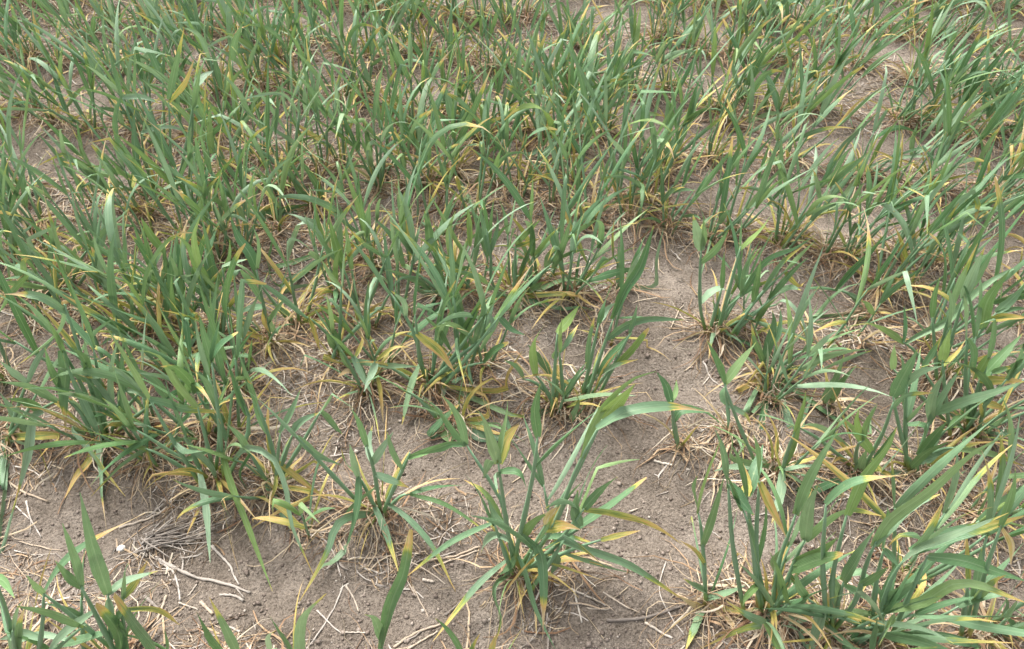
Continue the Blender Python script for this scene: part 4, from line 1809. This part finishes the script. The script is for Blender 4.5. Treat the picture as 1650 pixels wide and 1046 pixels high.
def litter(n, mat, name, label, lens, widths, shade, heap):
    rs = np.random.default_rng(n)
    xs, ys = [], []
    got = 0
    while got < n:
        y = rs.uniform(0.28, 2.1, 40000)
        x = rs.uniform(-1.9, 1.9, 40000)
        dens = 0.5 + 1.2 * vnoise(x * 7, y * 7, 31) + 0.8 * vnoise(x * 19, y * 19, 32) + heap * 0.28 * np.cos(2 * pi * (y + 0.28 * x - 0.43) / 0.205)
        dep = y * CP + CAM_H * SP
        px = PW / 2 + FPX * x / dep
        py = PH / 2 - FPX * (y * SP - CAM_H * CP) / dep
        for bx, by, ba, bb in HEAP:
            dens += 0.9 * (((px - bx) / ba) ** 2 + ((py - by) / bb) ** 2 < rs.uniform(0.3, 1.3, 40000))
        for bx, by, ba, bb in BARE:
            dens -= 0.85 * (((px - bx) / ba) ** 2 + ((py - by) / bb) ** 2 < 1)
        k = (rs.random(40000) < dens) & (np.abs(x) < 0.35 + 0.72 * y)
        xs.append(x[k]); ys.append(y[k]); got += int(k.sum())
    x = np.concatenate(xs)[:n]; y = np.concatenate(ys)[:n]
    z0 = np.where(rs.random(n) < 0.6, np.abs(rs.normal(0, 0.003, n)), -0.0014)
    V, F, D = strips(rs, x, y, rs.uniform(0, 2 * pi, n), rs.uniform(*lens, n) * rs.uniform(0.5, 1, n), rs.uniform(*widths, n) * rs.uniform(0.6, 1.1, n),
                     np.clip(rs.normal(*shade, n), 0, 1), rs.normal(0, 0.6, n), 0.16, z0, rs.normal(0, 0.06, n), np.zeros(n), 5, 0.3)
    tag(build_arrays(name, V, F, D, mat), label, 'litter', kind='stuff')


litter(25000, M_STRAW, 'straw_litter', 'broken pale straw and root bits scattered over soil', (0.012, 0.055), (0.0006, 0.0021), (0.46, 0.28), 1.8)
litter(16000, M_THATCH, 'dead_leaf_litter', 'tan curled scraps of dead wheat leaf strewn over soil', (0.015, 0.065), (0.0008, 0.0028), (0.42, 0.27), 2.2)
litter(13000, M_TWIG, 'twig_litter', 'grey broken stubble bits scattered over soil', (0.01, 0.045), (0.0008, 0.0026), (0.55, 0.3), 0.9)

# soil crumbs
mb = MB()
rs = np.random.default_rng(5)
OCT = np.array([(1, 0, 0), (0, 1, 0), (-1, 0, 0), (0, -1, 0), (0, 0, 1), (0, 0, -1)], float)
OF = np.array([(0, 1, 4), (1, 2, 4), (2, 3, 4), (3, 0, 4), (1, 0, 5), (2, 1, 5), (3, 2, 5), (0, 3, 5)])
NC = 26000
cy = 0.28 + 1.6 * rs.random(NC) ** 1.7
cx = rs.uniform(-1, 1, NC) * (0.35 + 0.72 * cy)
cr = 0.0005 + 0.00055 * rs.gamma(1.3, size=NC)
cr[:700] = rs.uniform(0.0016, 0.0038, 700)
an = rs.uniform(0, 2 * pi, NC)
B = OCT[None] * rs.uniform(0.65, 1.3, (NC, 6, 1)) * cr[:, None, None] * np.stack([np.ones(NC), rs.uniform(0.7, 1, NC), rs.uniform(0.5, 0.9, NC)], 1)[:, None]
V = np.stack([B[..., 0] * np.cos(an)[:, None] - B[..., 1] * np.sin(an)[:, None], B[..., 0] * np.sin(an)[:, None] + B[..., 1] * np.cos(an)[:, None], B[..., 2]], -1)
V += np.stack([cx, cy, gz(cx, cy) + cr * 0.3], 1)[:, None]
D = np.zeros((NC, 6, 4)); D[:, :, 3] = np.clip(rs.normal(0.5, 0.25, NC), 0, 1)[:, None]
crumbs = build_arrays('soil_crumbs', V.reshape(-1, 3), (OF[None] + np.arange(NC)[:, None, None] * 6).reshape(-1, 3), D.reshape(-1, 4), M_CRUMB)
tag(crumbs, 'loose crumbs of dry soil', 'soil crumbs', kind='stuff')
print('PLANTS', count)
